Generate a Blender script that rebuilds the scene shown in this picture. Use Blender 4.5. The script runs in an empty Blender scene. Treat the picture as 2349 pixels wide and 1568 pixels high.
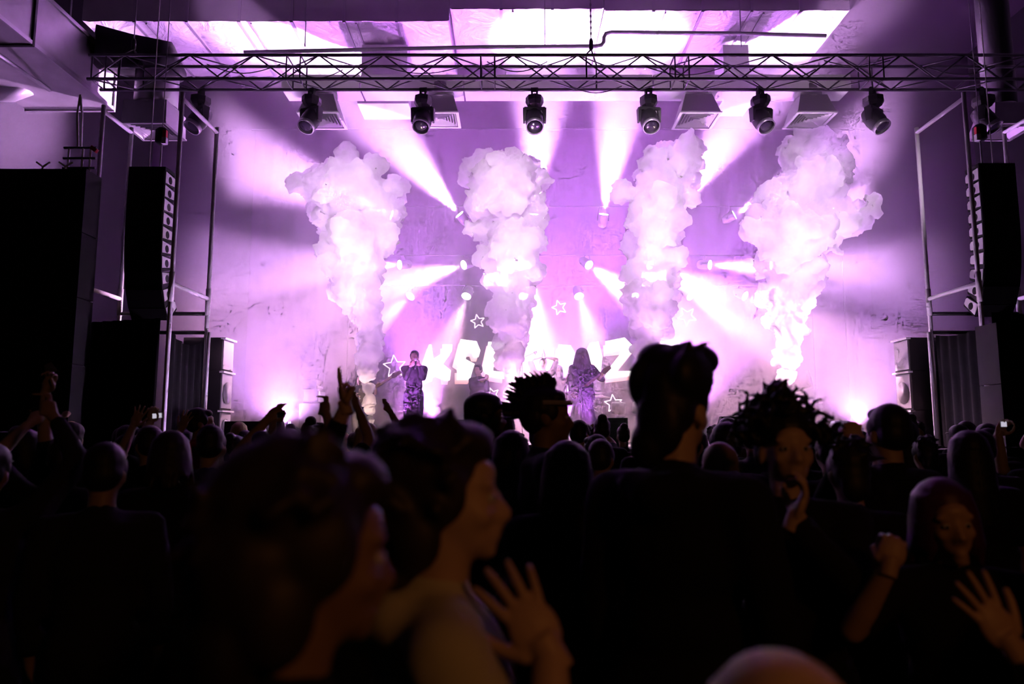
import bpy, bmesh, math, random
import numpy as np
from mathutils import Vector, Matrix, Quaternion, noise as mnoise

SC = bpy.context.scene
COL = SC.collection
R = math.radians

# ------------------------------------------------------------------ camera
F_PX, W_PX, H_PX = 1677.0, 2349.0, 1568.0
PITCH = R(7.0)
CAM_Z = 1.65
cam_data = bpy.data.cameras.new('camera')
cam = bpy.data.objects.new('camera', cam_data)
COL.objects.link(cam)
cam_data.sensor_width = 36.0
cam_data.lens = F_PX / W_PX * 36.0
cam.location = (0.0, 0.0, CAM_Z)
cam.rotation_euler = (R(90) + PITCH, 0.0, 0.0)
cam_data.clip_start, cam_data.clip_end = 0.05, 200.0
cam_data.dof.use_dof = True
cam_data.dof.focus_distance = 12.0
cam_data.dof.aperture_fstop = 2.0
SC.camera = cam

# ------------------------------------------------------------------ world: an enclosed hall, almost no light of its own
world = bpy.data.worlds.new('world')
SC.world = world
world.use_nodes = True
world.node_tree.nodes['Background'].inputs[0].default_value = (0.10, 0.14, 0.13, 1)
world.node_tree.nodes['Background'].inputs[1].default_value = 0.008

# ------------------------------------------------------------------ film
SC.view_settings.view_transform = 'Standard'
SC.view_settings.look = 'None'
SC.view_settings.exposure = 1.45
SC.view_settings.gamma = 1.0
SC.view_settings.use_curve_mapping = False
cy = SC.cycles
cy.max_bounces = 3
cy.diffuse_bounces = 1
cy.glossy_bounces = 1
cy.transmission_bounces = 2
cy.volume_bounces = 0
cy.transparent_max_bounces = 48
cy.caustics_reflective = False
cy.caustics_refractive = False
cy.sample_clamp_indirect = 4.0
cy.use_denoising = True
cy.use_adaptive_sampling = True
cy.adaptive_threshold = 0.18
cy.adaptive_min_samples = 8
cy.light_sampling_threshold = 0.03

# ------------------------------------------------------------------ an assumed warm lamp, unseen just behind the camera, lighting the foreground faces
def area_lamp(name, loc, target, size, power, color):
    l = bpy.data.lights.new(name, 'AREA'); l.shape = 'DISK'; l.size = size
    l.energy = power; l.color = color
    o = bpy.data.objects.new(name, l); COL.objects.link(o)
    o.location = loc
    o.rotation_euler = (Vector(target) - Vector(loc)).to_track_quat('-Z', 'Y').to_euler()
    return o
area_lamp('assumed_warm_lamp', (1.6, -1.1, 2.8), (0.5, 1.6, 1.3), 0.3, 2.0, (1.0, 0.34, 0.08))
# ------------------------------------------------------------------ added unseen spots high above the audience, brightening the smoke tops
FRONT_FILL_AIMS = [(-2.65, 12.6, 5.1), (-0.1, 12.6, 5.2), (2.55, 12.6, 5.4), (5.15, 12.6, 5.3)]
for tgt in FRONT_FILL_AIMS:
    l = bpy.data.lights.new('added_front_spot', 'SPOT'); l.energy = 9000; l.color = (1.0, 0.74, 1.0); l.spot_size = R(13); l.spot_blend = 1.0; l.shadow_soft_size = .15
    o = bpy.data.objects.new('added_front_spot', l); COL.objects.link(o)
    o.location = (0.8 + (tgt[0] - .9) * .25, -3.5, 6.4); o.rotation_euler = (Vector(tgt) - o.location).to_track_quat('-Z', 'Y').to_euler()

# ------------------------------------------------------------------ a photograph pixel at depth Y -> a place in the hall
CP, SP_ = math.cos(PITCH), math.sin(PITCH)
def P(px, py, Y):
    u = (px - W_PX / 2) / F_PX
    v = (H_PX / 2 - py) / F_PX
    d = Vector((u, CP - v * SP_, SP_ + v * CP))
    t = Y / d.y
    return Vector((d.x * t, Y, CAM_Z + d.z * t))
def px_size(Y):          # metres per pixel at that depth
    return Y / F_PX
# ------------------------------------------------------------------ helpers: materials
MATS = {}
def material(name, color, rough=0.6, metal=0.0, var=0.15, scale=6.0, emit=None, strength=0.0, bump=0.0, spec=0.5):
    if name in MATS: return MATS[name]
    m = bpy.data.materials.new(name); m.use_nodes = True
    nt = m.node_tree; b = nt.nodes['Principled BSDF']
    tc = nt.nodes.new('ShaderNodeTexCoord')
    nz = nt.nodes.new('ShaderNodeTexNoise'); nz.inputs['Scale'].default_value = scale; nz.inputs['Detail'].default_value = 3
    nt.links.new(tc.outputs['Object'], nz.inputs['Vector'])
    mx = nt.nodes.new('ShaderNodeMix'); mx.data_type = 'RGBA'
    c = Vector(color[:3])
    mx.inputs[6].default_value = (*(c * (1 - var)), 1)
    mx.inputs[7].default_value = (*[min(1, x) for x in (c * (1 + var))], 1)
    nt.links.new(nz.outputs['Fac'], mx.inputs[0])
    nt.links.new(mx.outputs[2], b.inputs['Base Color'])
    b.inputs['Roughness'].default_value = rough
    b.inputs['Metallic'].default_value = metal
    b.inputs['Specular IOR Level'].default_value = spec
    if emit:
        b.inputs['Emission Color'].default_value = (*emit, 1)
        b.inputs['Emission Strength'].default_value = strength
    if bump:
        bp = nt.nodes.new('ShaderNodeBump'); bp.inputs['Strength'].default_value = bump
        nt.links.new(nz.outputs['Fac'], bp.inputs['Height'])
        nt.links.new(bp.outputs['Normal'], b.inputs['Normal'])
    MATS[name] = m
    return m

# ------------------------------------------------------------------ helpers: mesh building
def frame_for(d):
    d = Vector(d).normalized()
    a = Vector((0, 0, 1)) if abs(d.z) < 0.9 else Vector((1, 0, 0))
    x = a.cross(d).normalized(); y = d.cross(x)
    return x, y, d
class MB:
    """collects boxes, tubes and prisms that make ONE part"""
    def __init__(self): self.v, self.f = [], []
    def add(self, vs, fs):
        o = len(self.v); self.v += [tuple(v) for v in vs]; self.f += [[i + o for i in f] for f in fs]; return self
    def box(self, c, s, rot=None):
        c = Vector(c); h = Vector(s) / 2
        vs = [Vector((x * h.x, y * h.y, z * h.z)) for x in (-1, 1) for y in (-1, 1) for z in (-1, 1)]
        if rot is not None: vs = [rot @ v for v in vs]
        return self.add([c + v for v in vs], [(0,1,3,2),(4,6,7,5),(0,4,5,1),(2,3,7,6),(0,2,6,4),(1,5,7,3)])
    def bx(self, a, b):
        a, b = Vector(a), Vector(b)
        return self.box((a + b) / 2, [abs(x) for x in (b - a)])
    def hexa(self, p):   # eight corners, bottom ring then top ring
        return self.add(p, [(3,2,1,0),(4,5,6,7),(0,1,5,4),(1,2,6,5),(2,3,7,6),(3,0,4,7)])
    def tube(self, p0, p1, r0, r1=None, n=8, cap=True):
        r1 = r0 if r1 is None else r1
        p0, p1 = Vector(p0), Vector(p1); x, y, d = frame_for(p1 - p0)
        vs = []
        for p, r in ((p0, r0), (p1, r1)):
            for i in range(n):
                a = 2 * math.pi * i / n; vs.append(p + x * (r * math.cos(a)) + y * (r * math.sin(a)))
        fs = [(i, (i + 1) % n, n + (i + 1) % n, n + i) for i in range(n)]
        if cap: fs += [tuple(range(n - 1, -1, -1)), tuple(range(n, 2 * n))]
        return self.add(vs, fs)
    def path(self, pts, r, n=8, taper=None):
        pts = [Vector(p) for p in pts]; vs = []; m = len(pts)
        xr = None
        for k, p in enumerate(pts):
            d = (pts[min(k + 1, m - 1)] - pts[max(k - 1, 0)])
            if d.length < 1e-9: d = Vector((0, 0, 1))
            d.normalize()
            if xr is None: xr = frame_for(d)[0]
            xr = (xr - d * xr.dot(d)).normalized(); y = d.cross(xr)
            rr = r if taper is None else r * taper[k]
            for i in range(n):
                a = 2 * math.pi * i / n; vs.append(p + xr * (rr * math.cos(a)) + y * (rr * math.sin(a)))
        fs = []
        for k in range(m - 1):
            for i in range(n):
                fs.append((k*n+i, k*n+(i+1)%n, (k+1)*n+(i+1)%n, (k+1)*n+i))
        fs += [tuple(range(n - 1, -1, -1)), tuple(range((m-1)*n, m*n))]
        return self.add(vs, fs)
    def lathe(self, prof, origin=(0,0,0), axis=(0,0,1), n=20, sx=1.0, sy=1.0, close=True):
        x, y, d = frame_for(axis); o = Vector(origin); vs = []; m = len(prof)
        for r, h in prof:
            for i in range(n):
                a = 2 * math.pi * i / n; vs.append(o + d * h + x * (r * sx * math.cos(a)) + y * (r * sy * math.sin(a)))
        fs = [(k*n+i, k*n+(i+1)%n, (k+1)*n+(i+1)%n, (k+1)*n+i) for k in range(m - 1) for i in range(n)]
        if close: fs += [tuple(range(n - 1, -1, -1)), tuple(range((m-1)*n, m*n))]
        return self.add(vs, fs)
    def prism(self, pts, ext):
        pts = [Vector(p) for p in pts]; e = Vector(ext); n = len(pts)
        vs = pts + [p + e for p in pts]
        fs = [tuple(range(n - 1, -1, -1)), tuple(range(n, 2 * n))] + [(i, (i+1)%n, n+(i+1)%n, n+i) for i in range(n)]
        return self.add(vs, fs)
    def ellipsoid(self, c, r, nu=10, nv=7, rot=None):
        c = Vector(c); vs = []; fs = []
        def pt(x, y, z):
            q = Vector((x * r[0], y * r[1], z * r[2])); return c + (rot @ q if rot is not None else q)
        vs.append(pt(0, 0, -1))
        for j in range(1, nv):
            t = math.pi * j / nv
            for i in range(nu):
                a = 2 * math.pi * i / nu
                vs.append(pt(math.sin(t) * math.cos(a), math.sin(t) * math.sin(a), -math.cos(t)))
        vs.append(pt(0, 0, 1)); last = len(vs) - 1
        for i in range(nu): fs.append((0, 1 + (i + 1) % nu, 1 + i))
        for j in range(nv - 2):
            for i in range(nu):
                a, b = 1 + j*nu + i, 1 + j*nu + (i+1) % nu
                fs.append((a, b, b + nu, a + nu))
        for i in range(nu): fs.append((last, 1 + (nv-2)*nu + i, 1 + (nv-2)*nu + (i+1) % nu))
        return self.add(vs, fs)
    def mesh(self, name, mat, smooth=False):
        me = bpy.data.meshes.new(name); me.from_pydata(self.v, [], self.f)
        bm = bmesh.new(); bm.from_mesh(me); bmesh.ops.recalc_face_normals(bm, faces=bm.faces); bm.to_mesh(me); bm.free()
        if mat: me.materials.append(mat)
        if smooth: me.polygons.foreach_set('use_smooth', [True] * len(me.polygons))
        me.update()
        return me
    def build(self, name, mat, parent=None, smooth=False, label=None):
        o = bpy.data.objects.new(name, self.mesh(name, mat, smooth)); COL.objects.link(o)
        if parent is not None:
            o.parent = parent
            o.matrix_parent_inverse = parent.matrix_basis.inverted()
        if label: o['label'] = label
        return o
def tag(o, label=None, cat=None, group=None, kind=None):
    if label: o['label'] = label
    if cat: o['category'] = cat
    if group: o['group'] = group
    if kind: o['kind'] = kind
    return o
def thing(name, loc, label, cat, group=None):
    o = bpy.data.objects.new(name, None); COL.objects.link(o); o.location = loc
    o.empty_display_size = 0.1
    return tag(o, label, cat, group)
def inst(mesh_or_obj, name, parent, mw):
    """another object on shared mesh data"""
    me = mesh_or_obj if isinstance(mesh_or_obj, bpy.types.Mesh) else mesh_or_obj.data
    o = bpy.data.objects.new(name, me); COL.objects.link(o)
    if parent is not None:
        o.parent = parent; o.matrix_parent_inverse = parent.matrix_basis.inverted()
    o.matrix_basis = mw
    return o
def copy_tree(o, parent=None):
    c = o.copy(); COL.objects.link(c); inv = o.matrix_parent_inverse.copy(); c.parent = parent
    c.matrix_parent_inverse = inv
    for ch in o.children: copy_tree(ch, c)
    return c

def evaluated_mesh(o):
    dg = bpy.context.evaluated_depsgraph_get()
    return bpy.data.meshes.new_from_object(o.evaluated_get(dg))
def voxel_union(mb, voxel, smooth_iter=2, smooth_fac=0.5):
    """one continuous skin round everything in the builder"""
    me = mb.mesh('union_source', None)
    o = bpy.data.objects.new('union_source', me); COL.objects.link(o)
    r = o.modifiers.new('r', 'REMESH'); r.mode = 'VOXEL'; r.voxel_size = voxel; r.use_smooth_shade = True
    if smooth_iter:
        s = o.modifiers.new('s', 'SMOOTH'); s.iterations = smooth_iter; s.factor = smooth_fac
    out = evaluated_mesh(o)
    bpy.data.objects.remove(o); bpy.data.meshes.remove(me)
    return out
# ------------------------------------------------------------------ the hall
M_DARKWALL = material('dark painted wall', (0.009, 0.006, 0.011), 0.85, var=0.3, scale=1.5, bump=0.1)
M_BACKWALL = material('dark back wall with violet light tint', (0.045, 0.02, 0.055), 0.9, var=0.12, scale=1.2, bump=0.1)  # the violet stage light is mixed into the wall's base colour
M_CEIL = material('dark roof deck', (0.03, 0.018, 0.035), 0.9, var=0.3, scale=1.0, bump=0.15)  # slight violet light tint in the base colour
M_FLOOR = material('dark concrete floor', (0.04, 0.04, 0.04), 0.7, var=0.3, scale=2.0)
M_STAGE = material('black stage deck', (0.03, 0.03, 0.032), 0.5, var=0.3, scale=2.0)
M_BLACK = material('matt black metal', (0.015, 0.015, 0.017), 0.55, var=0.3)
M_BLACKCLOTH = material('black drape cloth', (0.008, 0.008, 0.009), 0.95, var=0.3, spec=0.1)
M_STEEL = material('bare steel tube', (0.62, 0.6, 0.64), 0.32, 0.85, var=0.12)
M_GALV = material('galvanised sheet', (0.55, 0.53, 0.56), 0.38, 0.75, var=0.2, scale=3.0)
M_WHITE = material('white enamel', (0.75, 0.74, 0.76), 0.5, var=0.06)

XL, XR, YB, ZC = -9.0, 11.6, 17.6, 11.2
def struct(name, a, b, mat):
    o = MB().bx(a, b).build(name, mat); o['kind'] = 'structure'; return o
struct('floor', (XL - .2, -6, -0.2), (XR + .2, YB + .2, 0), M_FLOOR)
struct('wall_back', (XL - .2, YB, 0), (XR + .2, YB + .25, ZC), M_BACKWALL)
struct('wall_left', (XL - .25, -6, 0), (XL, YB, ZC), M_DARKWALL)
struct('wall_right', (XR, -6, 0), (XR + .25, YB, ZC), M_DARKWALL)
struct('ceiling', (XL - .25, -6, ZC), (XR + .25, YB + .25, ZC + .2), M_CEIL)
STAGE_Z = 1.42
YS = 9.6                                   # stage front edge
stage = thing('stage', ((XL + XR) / 2, YS, 0), 'black raised stage deck that the band stands on', 'stage')
MB().bx((-4.4, YS, STAGE_Z - .06), (6.07, YB - .05, STAGE_Z)).build('deck', M_STAGE, stage)
for xa_, xb_ in ((-6.9, -4.41), (6.08, 9.2)): MB().bx((xa_, 10.85, STAGE_Z - .06), (xb_, YB - .05, STAGE_Z)).build('wing_deck', M_STAGE, stage)
n = 8
for i in range(n):
    x0 = -4.4 + i * 10.47 / n
    MB().bx((x0 + .01, YS + .03, 0.0), (x0 + 10.47 / n - .01, YS + .06, STAGE_Z - .06)).build('skirt_panel', M_BLACKCLOTH, stage)
# ------------------------------------------------------------------ stage spots on three battens in front of the backdrop
M_CAN = material('lamp housing', (0.12, 0.11, 0.13), 0.5, 0.3)
M_BATTEN = material('dull batten pipe', (0.06, 0.05, 0.07), 0.8)
def emissive(name, color, strength):
    m = bpy.data.materials.new(name); m.use_nodes = True; nt = m.node_tree
    nt.nodes.remove(nt.nodes['Principled BSDF'])
    e = nt.nodes.new('ShaderNodeEmission'); e.inputs[0].default_value = (*color, 1); e.inputs[1].default_value = strength
    nt.links.new(e.outputs[0], nt.nodes['Material Output'].inputs[0])
    return m
M_LENS = emissive('lit lamp lens', (1.0, 0.93, 1.0), 14.0)
Y_SPOT = 15.3
Y_PLUME = 12.6
ROWS = [
    ('top', 493, [900, 1055, 1225, 1385, 1545, 1683, 1838],
     [(-1, .25), (-.72, .75), (.05, 1), (.12, 1), (.5, .75), (.9, .42), (1, .22)]),
    ('middle', 607, [918, 1065, 1209, 1350, 1490, 1627, 1768],
     [(-1, -.22), (-1, -.5), (.03, -1), (.6, -.7), (.7, -.6), (1, -.25), (1, -.22)]),
    ('bottom', 678, [942, 1070, 1200, 1328, 1455, 1583, 1708],
     [(-.6, -.8), (-.25, -1), (0, -1), (.2, -1), (.3, -1), (.6, -.7), (.75, -.62)]),
]
ORD = ['first', 'second', 'third', 'fourth', 'fifth', 'sixth', 'seventh']
SPOT_POWER = {'top': 9500.0, 'middle': 4300.0, 'bottom': 1500.0}
SPOT_COLOR = (0.84, 0.42, 1.0)
SPOT_FWD = {'top': 0.5, 'middle': 0.8, 'bottom': 0.8}
for row, py, pxs, dirs in ROWS:
    p0, p1 = P(pxs[0] - 60, py, Y_SPOT), P(pxs[-1] + 60, py, Y_SPOT)
    zb = p0.z + 0.27
    bat = thing('lighting_batten', (p0.x, Y_SPOT + .25, STAGE_Z), 'thin dull pipe carrying the %s row of bright stage spots' % row, 'pipe', 'battens behind the band')
    MB().tube((p0.x - .4, Y_SPOT + .25, zb), (p1.x + .4, Y_SPOT + .25, zb), .011, n=8).build('pipe', M_BATTEN, bat)
    for x in (p0.x - .38, p1.x + .38):
        MB().tube((x, Y_SPOT + .25, STAGE_Z), (x, Y_SPOT + .25, zb), .012, n=8).build('upright', M_BATTEN, bat)
        MB().lathe([(.18, 0), (.18, .02), (.03, .03), (.03, .05)], (x, Y_SPOT + .25, STAGE_Z)).build('foot_plate', M_BATTEN, bat)
    for i, (px, d) in enumerate(zip(pxs, dirs)):
        c = P(px, py, Y_SPOT)
        dv = Vector((d[0], -SPOT_FWD[row], d[1])).normalized()
        t = thing('stage_spot', c, 'lit stage spot with a glowing white lens, %s along the %s row' % (ORD[i], row), 'stage light', 'spots in front of the backdrop')
        back = c - dv * .27
        MB().lathe([(.05, 0), (.085, .03), (.1, .12), (.1, .25), (.108, .26), (.108, .285)], back, dv, n=20).build('housing', M_CAN, t, True)
        MB().lathe([(.001, .287), (.06, .287), (.098, .286)], back, dv, n=20).build('lens', M_LENS, t)
        x, y, _ = frame_for(dv)
        top = Vector((c.x, Y_SPOT + .25, zb))
        mid = back + dv * .14
        sd = Vector((1, 0, 0)) if abs(dv.x) < .8 else Vector((0, 1, 0))
        sd = (sd - dv * sd.dot(dv)).normalized()
        for s in (-1, 1):
            MB().path([mid + sd * (.1 * s), mid + sd * (.13 * s), top + sd * (.06 * s), top], .008, n=6).build('yoke', M_CAN, t)
        L = bpy.data.lights.new('spot_beam', 'SPOT'); L.energy = SPOT_POWER[row] * {('top', 0): 1.1, ('top', 6): .45, ('middle', 6): .5, ('top', 5): .8}.get((row, i), 1); L.color = (1.0, 0.5, 0.66) if row == 'bottom' else ((1.0, 0.5, 0.8) if row == 'middle' and 1 <= i <= 4 else SPOT_COLOR)
        L.spot_size = R(38 if row == 'top' else 28); L.spot_blend = .85; L.shadow_soft_size = .07
        lo = bpy.data.objects.new('spot_beam', L); COL.objects.link(lo); lo.parent = t
        lo.matrix_parent_inverse = t.matrix_basis.inverted()
        lo.location = c + dv * .03
        lo.rotation_euler = dv.to_track_quat('-Z', 'Y').to_euler()

# ------------------------------------------------------------------ added unseen violet wash lights on the stage floor, colouring the haze
M_WASHLENS = emissive('lit wash lens', (0.5, 0.15, 1.0), 6.0)
WASH_COLOR = (0.60, 0.15, 0.92)
def added_wash(px, Y, aim, power, label, spread=100, color=None):
    c = P(px, 900, Y); c.z = STAGE_Z
    t = thing('added_wash', c, label, 'stage light', 'added wash lights on the stage floor')
    a = Vector(aim).normalized(); h = c + Vector((0, 0, .22))
    MB().bx((c.x - .14, Y - .1, STAGE_Z), (c.x + .14, Y + .1, STAGE_Z + .06)).build('base', M_BLACK, t)
    for s in (-1, 1):
        MB().path([c + Vector((.12 * s, 0, .05)), h + Vector((.13 * s, 0, 0))], .012, n=6).build('yoke', M_BLACK, t)
    MB().lathe([(.06, -.1), (.11, -.06), (.115, .08), (.12, .09)], h, a, n=20).build('housing', M_BLACK, t, True)
    MB().lathe([(.001, .092), (.105, .092)], h, a, n=20).build('lens', M_WASHLENS, t)
    L = bpy.data.lights.new('wash_beam', 'SPOT'); L.energy = power; L.color = color or WASH_COLOR
    L.spot_size = R(spread); L.spot_blend = .9; L.shadow_soft_size = .1
    lo = bpy.data.objects.new('wash_beam', L); COL.objects.link(lo); lo.parent = t
    lo.matrix_parent_inverse = t.matrix_basis.inverted(); lo.location = h + a * .12
    lo.rotation_euler = a.to_track_quat('-Z', 'Y').to_euler()
added_wash(655, 13.6, (-.1, 0, 1), 750, 'added violet wash light on the stage floor beside the amplifier tower', 165, (0.72, 0.32, 1.0))
added_wash(1000, 15.6, (-.18, -.22, 1), 5000, 'added violet wash light on the stage floor behind the singer in the long coat', 60)
added_wash(1560, 15.6, (.1, -.2, 1), 4000, 'added violet wash light on the stage floor behind the long haired guitarist')
added_wash(1960, 13.6, (.1, 0, 1), 650, 'added violet wash light on the stage floor beside the speaker stack', 165, (0.72, 0.32, 1.0))
added_wash(1290, 15.9, (0, -.1, 1), 7500, 'added violet wash light on the stage floor at the stage centre', 75)

for px, lab in ((925, 'in front of the singer'), (1140, 'in front of the clapping bandmate'), (1345, 'in front of the long haired guitarist'), (1560, 'right of the band')):  # added to veil the players in violet light
    added_wash(px, 11.4, (0, .1, 1), 170, 'added violet wash light at the stage lip ' + lab, 110)
# ------------------------------------------------------------------ added unseen uplights at the stage edge, one brightening each smoke column
def uplight(px, px_aim, py_aim, power, label, color=(1.0, 0.66, 1.0), spread=36):
    c = P(px, 900, YS + .7); c.z = STAGE_Z
    t = thing('added_uplight', c, label, 'stage light', 'added uplights along the stage edge')
    h = c + Vector((0, 0, .12)); a = (P(px_aim, py_aim, Y_PLUME) - h).normalized()
    MB().bx((c.x - .1, c.y - .07, STAGE_Z), (c.x + .1, c.y + .07, STAGE_Z + .03)).build('base', M_BLACK, t)
    for s in (-1, 1):
        MB().path([c + Vector((.085 * s, 0, .02)), h + Vector((.09 * s, 0, 0))], .008, n=6).build('yoke', M_BLACK, t)
    MB().lathe([(.04, -.07), (.075, -.04), (.08, .06), (.085, .065)], h, a, n=16).build('housing', M_BLACK, t, True)
    MB().lathe([(.001, .067), (.075, .067)], h, a, n=16).build('lens', M_LENS, t)
    L = bpy.data.lights.new('uplight_beam', 'SPOT'); L.energy = power; L.color = color
    L.spot_size = R(spread); L.spot_blend = 1.0; L.shadow_soft_size = .12
    lo = bpy.data.objects.new('uplight_beam', L); COL.objects.link(lo); lo.parent = t
    lo.matrix_parent_inverse = t.matrix_basis.inverted(); lo.location = h + a * .1
    lo.rotation_euler = a.to_track_quat('-Z', 'Y').to_euler()
for (px, pa, ya, lab) in ((790, 810, 480, 'far left of the band'), (1190, 1165, 480, 'left of the long haired guitarist'),
                          (1540, 1510, 460, 'right of the long haired guitarist'), (1850, 1840, 470, 'beside the right amplifier')):
    uplight(px, pa, ya - 100, 600, 'small added uplight at the stage edge aimed at smoke, ' + lab)

# ------------------------------------------------------------------ smoke jets on the stage floor, each with an assumed warm light ring at the nozzle
M_RING = emissive('assumed warm nozzle ring', (1.0, 0.7, 0.55), 8.0)
for (px, lab) in ((850, 'below the first smoke column'), (1160, 'below the smoke column between the letters'), (1486, 'below the bending smoke column'), (1800, 'below the widest smoke column')):
    c = P(px, 900, Y_PLUME); c.z = STAGE_Z
    t = thing('smoke_jet', c, 'black smoke jet with an assumed warm nozzle light, ' + lab, 'smoke machine', 'smoke jets on the floor')
    MB().bx((c.x - .16, c.y - .16, STAGE_Z), (c.x + .16, c.y + .16, STAGE_Z + .05)).build('base', M_BLACK, t)
    MB().lathe([(.07, .05), (.07, .16), (.04, .2), (.05, .26), (.045, .26)], c, n=16).build('nozzle', M_BLACK, t, True)
    MB().lathe([(.11, .05), (.13, .05), (.13, .09), (.11, .09)], c + Vector((0, 0, 0)), n=20).build('assumed_light_ring', M_RING, t, True)
    L = bpy.data.lights.new('assumed_nozzle_light', 'SPOT'); L.energy = 100; L.color = (1.0, 0.62, 0.55); L.spot_size = R(95); L.spot_blend = 1.0; L.shadow_soft_size = .1  # assumed light, warming the smoke base from in front of the jet
    lo = bpy.data.objects.new('assumed_nozzle_light', L); COL.objects.link(lo); lo.parent = t; lo.matrix_parent_inverse = t.matrix_basis.inverted()
    lo.location = c + Vector((0, -.75, .1)); lo.rotation_euler = Vector((0, .32, 1)).to_track_quat('-Z', 'Y').to_euler()

# ------------------------------------------------------------------ added unseen fill panels behind the smoke, giving spill light
M_FILLPANEL = emissive('lit fill panel face', (0.95, 0.75, 1.0), 5.0)
for (px, lab) in ((1137, 'behind the smoke between the letters'), (1500, 'behind the bending smoke column')):
    c = P(px, 640, Y_SPOT + .1)
    t = thing('added_fill_panel', c, 'added unseen fill panel ' + lab, 'stage light', 'added fill panels')
    MB().bx((c.x - .26, c.y, c.z - .15), (c.x + .26, c.y + .12, c.z + .15)).build('housing', M_CAN, t)
    MB().bx((c.x - .24, c.y - .006, c.z - .13), (c.x + .24, c.y - .001, c.z + .13)).build('face', M_FILLPANEL, t)
    for s in (-1, 1): MB().path([c + Vector((.2 * s, .1, .1)), c + Vector((.2 * s, .15, .62))], .01, n=6).build('bracket', M_CAN, t)
    L = bpy.data.lights.new('fill_panel_light', 'AREA'); L.shape = 'RECTANGLE'; L.size = .48; L.size_y = .26; L.energy = 260; L.color = (0.85, 0.45, 1.0)
    lo = bpy.data.objects.new('fill_panel_light', L); COL.objects.link(lo); lo.parent = t; lo.matrix_parent_inverse = t.matrix_basis.inverted()
    lo.location = c + Vector((0, -.02, 0)); lo.rotation_euler = (R(90), 0, 0)

# ------------------------------------------------------------------ small added side lights on the stage corners, brightening the towers and crowd
def added_corner_light(px, aim, power, label):
    c = P(px, 900, YS + .5); c.z = STAGE_Z; t = thing('added_corner_light', c, label, 'stage light', 'added corner lights')
    h = c + Vector((0, 0, .16)); a = Vector(aim).normalized()
    MB().bx((c.x - .1, c.y - .1, STAGE_Z), (c.x + .1, c.y + .1, STAGE_Z + .03)).build('base', M_BLACK, t)
    for s in (-1, 1): MB().path([c + Vector((0, .085 * s, .02)), h + Vector((0, .09 * s, 0))], .008, n=6).build('yoke', M_BLACK, t)
    MB().lathe([(.04, -.08), (.075, -.05), (.08, .06), (.085, .065)], h, a, n=16).build('housing', M_BLACK, t, True)
    MB().lathe([(.001, .067), (.075, .067)], h, a, n=16).build('lens', M_LENS, t)
    L = bpy.data.lights.new('corner_beam', 'SPOT'); L.energy = power; L.color = (0.85, 0.5, 1.0); L.spot_size = R(90); L.spot_blend = .8; L.shadow_soft_size = .08
    lo = bpy.data.objects.new('corner_beam', L); COL.objects.link(lo); lo.parent = t; lo.matrix_parent_inverse = t.matrix_basis.inverted()
    lo.location = h + a * .12; lo.rotation_euler = a.to_track_quat('-Z', 'Y').to_euler()
added_corner_light(790, (-1, -.08, .38), 75, 'small added light on the stage corner raking the left tower')
added_corner_light(1840, (1, -.08, .38), 60, 'small added light on the stage corner raking the right tower')
# ------------------------------------------------------------------ overhead box truss
M_TRUSS = material('dark aluminium truss', (0.16, 0.15, 0.17), 0.38, 0.7, var=0.2)
YT = 11.0
zt0 = P(1174, 181, YT).z; zt1 = zt0 + .40; TD = .37
tx0, tx1 = P(200, 180, YT).x, P(2560, 180, YT).x
truss = thing('overhead_truss', ((tx0 + tx1) / 2, YT + TD / 2, zt0), 'long dark box truss spanning the hall above the stage front', 'truss')
corners = [(YT, zt0), (YT, zt1), (YT + TD, zt0), (YT + TD, zt1)]
for (y, z) in corners:
    MB().tube((tx0, y, z), (tx1, y, z), .026, n=10).build('chord', M_TRUSS, truss, True)
BAY = 0.515
brace_cache = {}
def brace(p0, p1, r=.0125):
    p0, p1 = Vector(p0), Vector(p1); L = round((p1 - p0).length, 3)
    if L not in brace_cache:
        brace_cache[L] = MB().tube((0, 0, 0), (0, 0, L), r, n=6).mesh('brace', M_TRUSS, True)
    q = (p1 - p0).to_track_quat('Z', 'Y')
    return inst(brace_cache[L], 'brace', truss, Matrix.Translation(p0) @ q.to_matrix().to_4x4())
nb = int((tx1 - tx0 - .1) / BAY)
for i in range(nb):
    a = tx0 + .06 + i * BAY; b = a + BAY
    up = i % 2 == 0
    brace((a, YT, zt0 if up else zt1), (b, YT, zt1 if up else zt0))                       # front face
    brace((a, YT + TD, zt1 if up else zt0), (b, YT + TD, zt0 if up else zt1))             # rear face
    brace((a, YT if up else YT + TD, zt0), (b, YT + TD if up else YT, zt0))               # underside
    brace((a, YT + TD if up else YT, zt1), (b, YT if up else YT + TD, zt1))               # top
    if i % 6 == 0:
        for off in (0.0, .22):
            x = a + off
            brace((x, YT, zt0), (x, YT, zt1)); brace((x, YT + TD, zt0), (x, YT + TD, zt1))
            brace((x, YT, zt0), (x, YT + TD, zt0)); brace((x, YT, zt1), (x, YT + TD, zt1))
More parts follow.
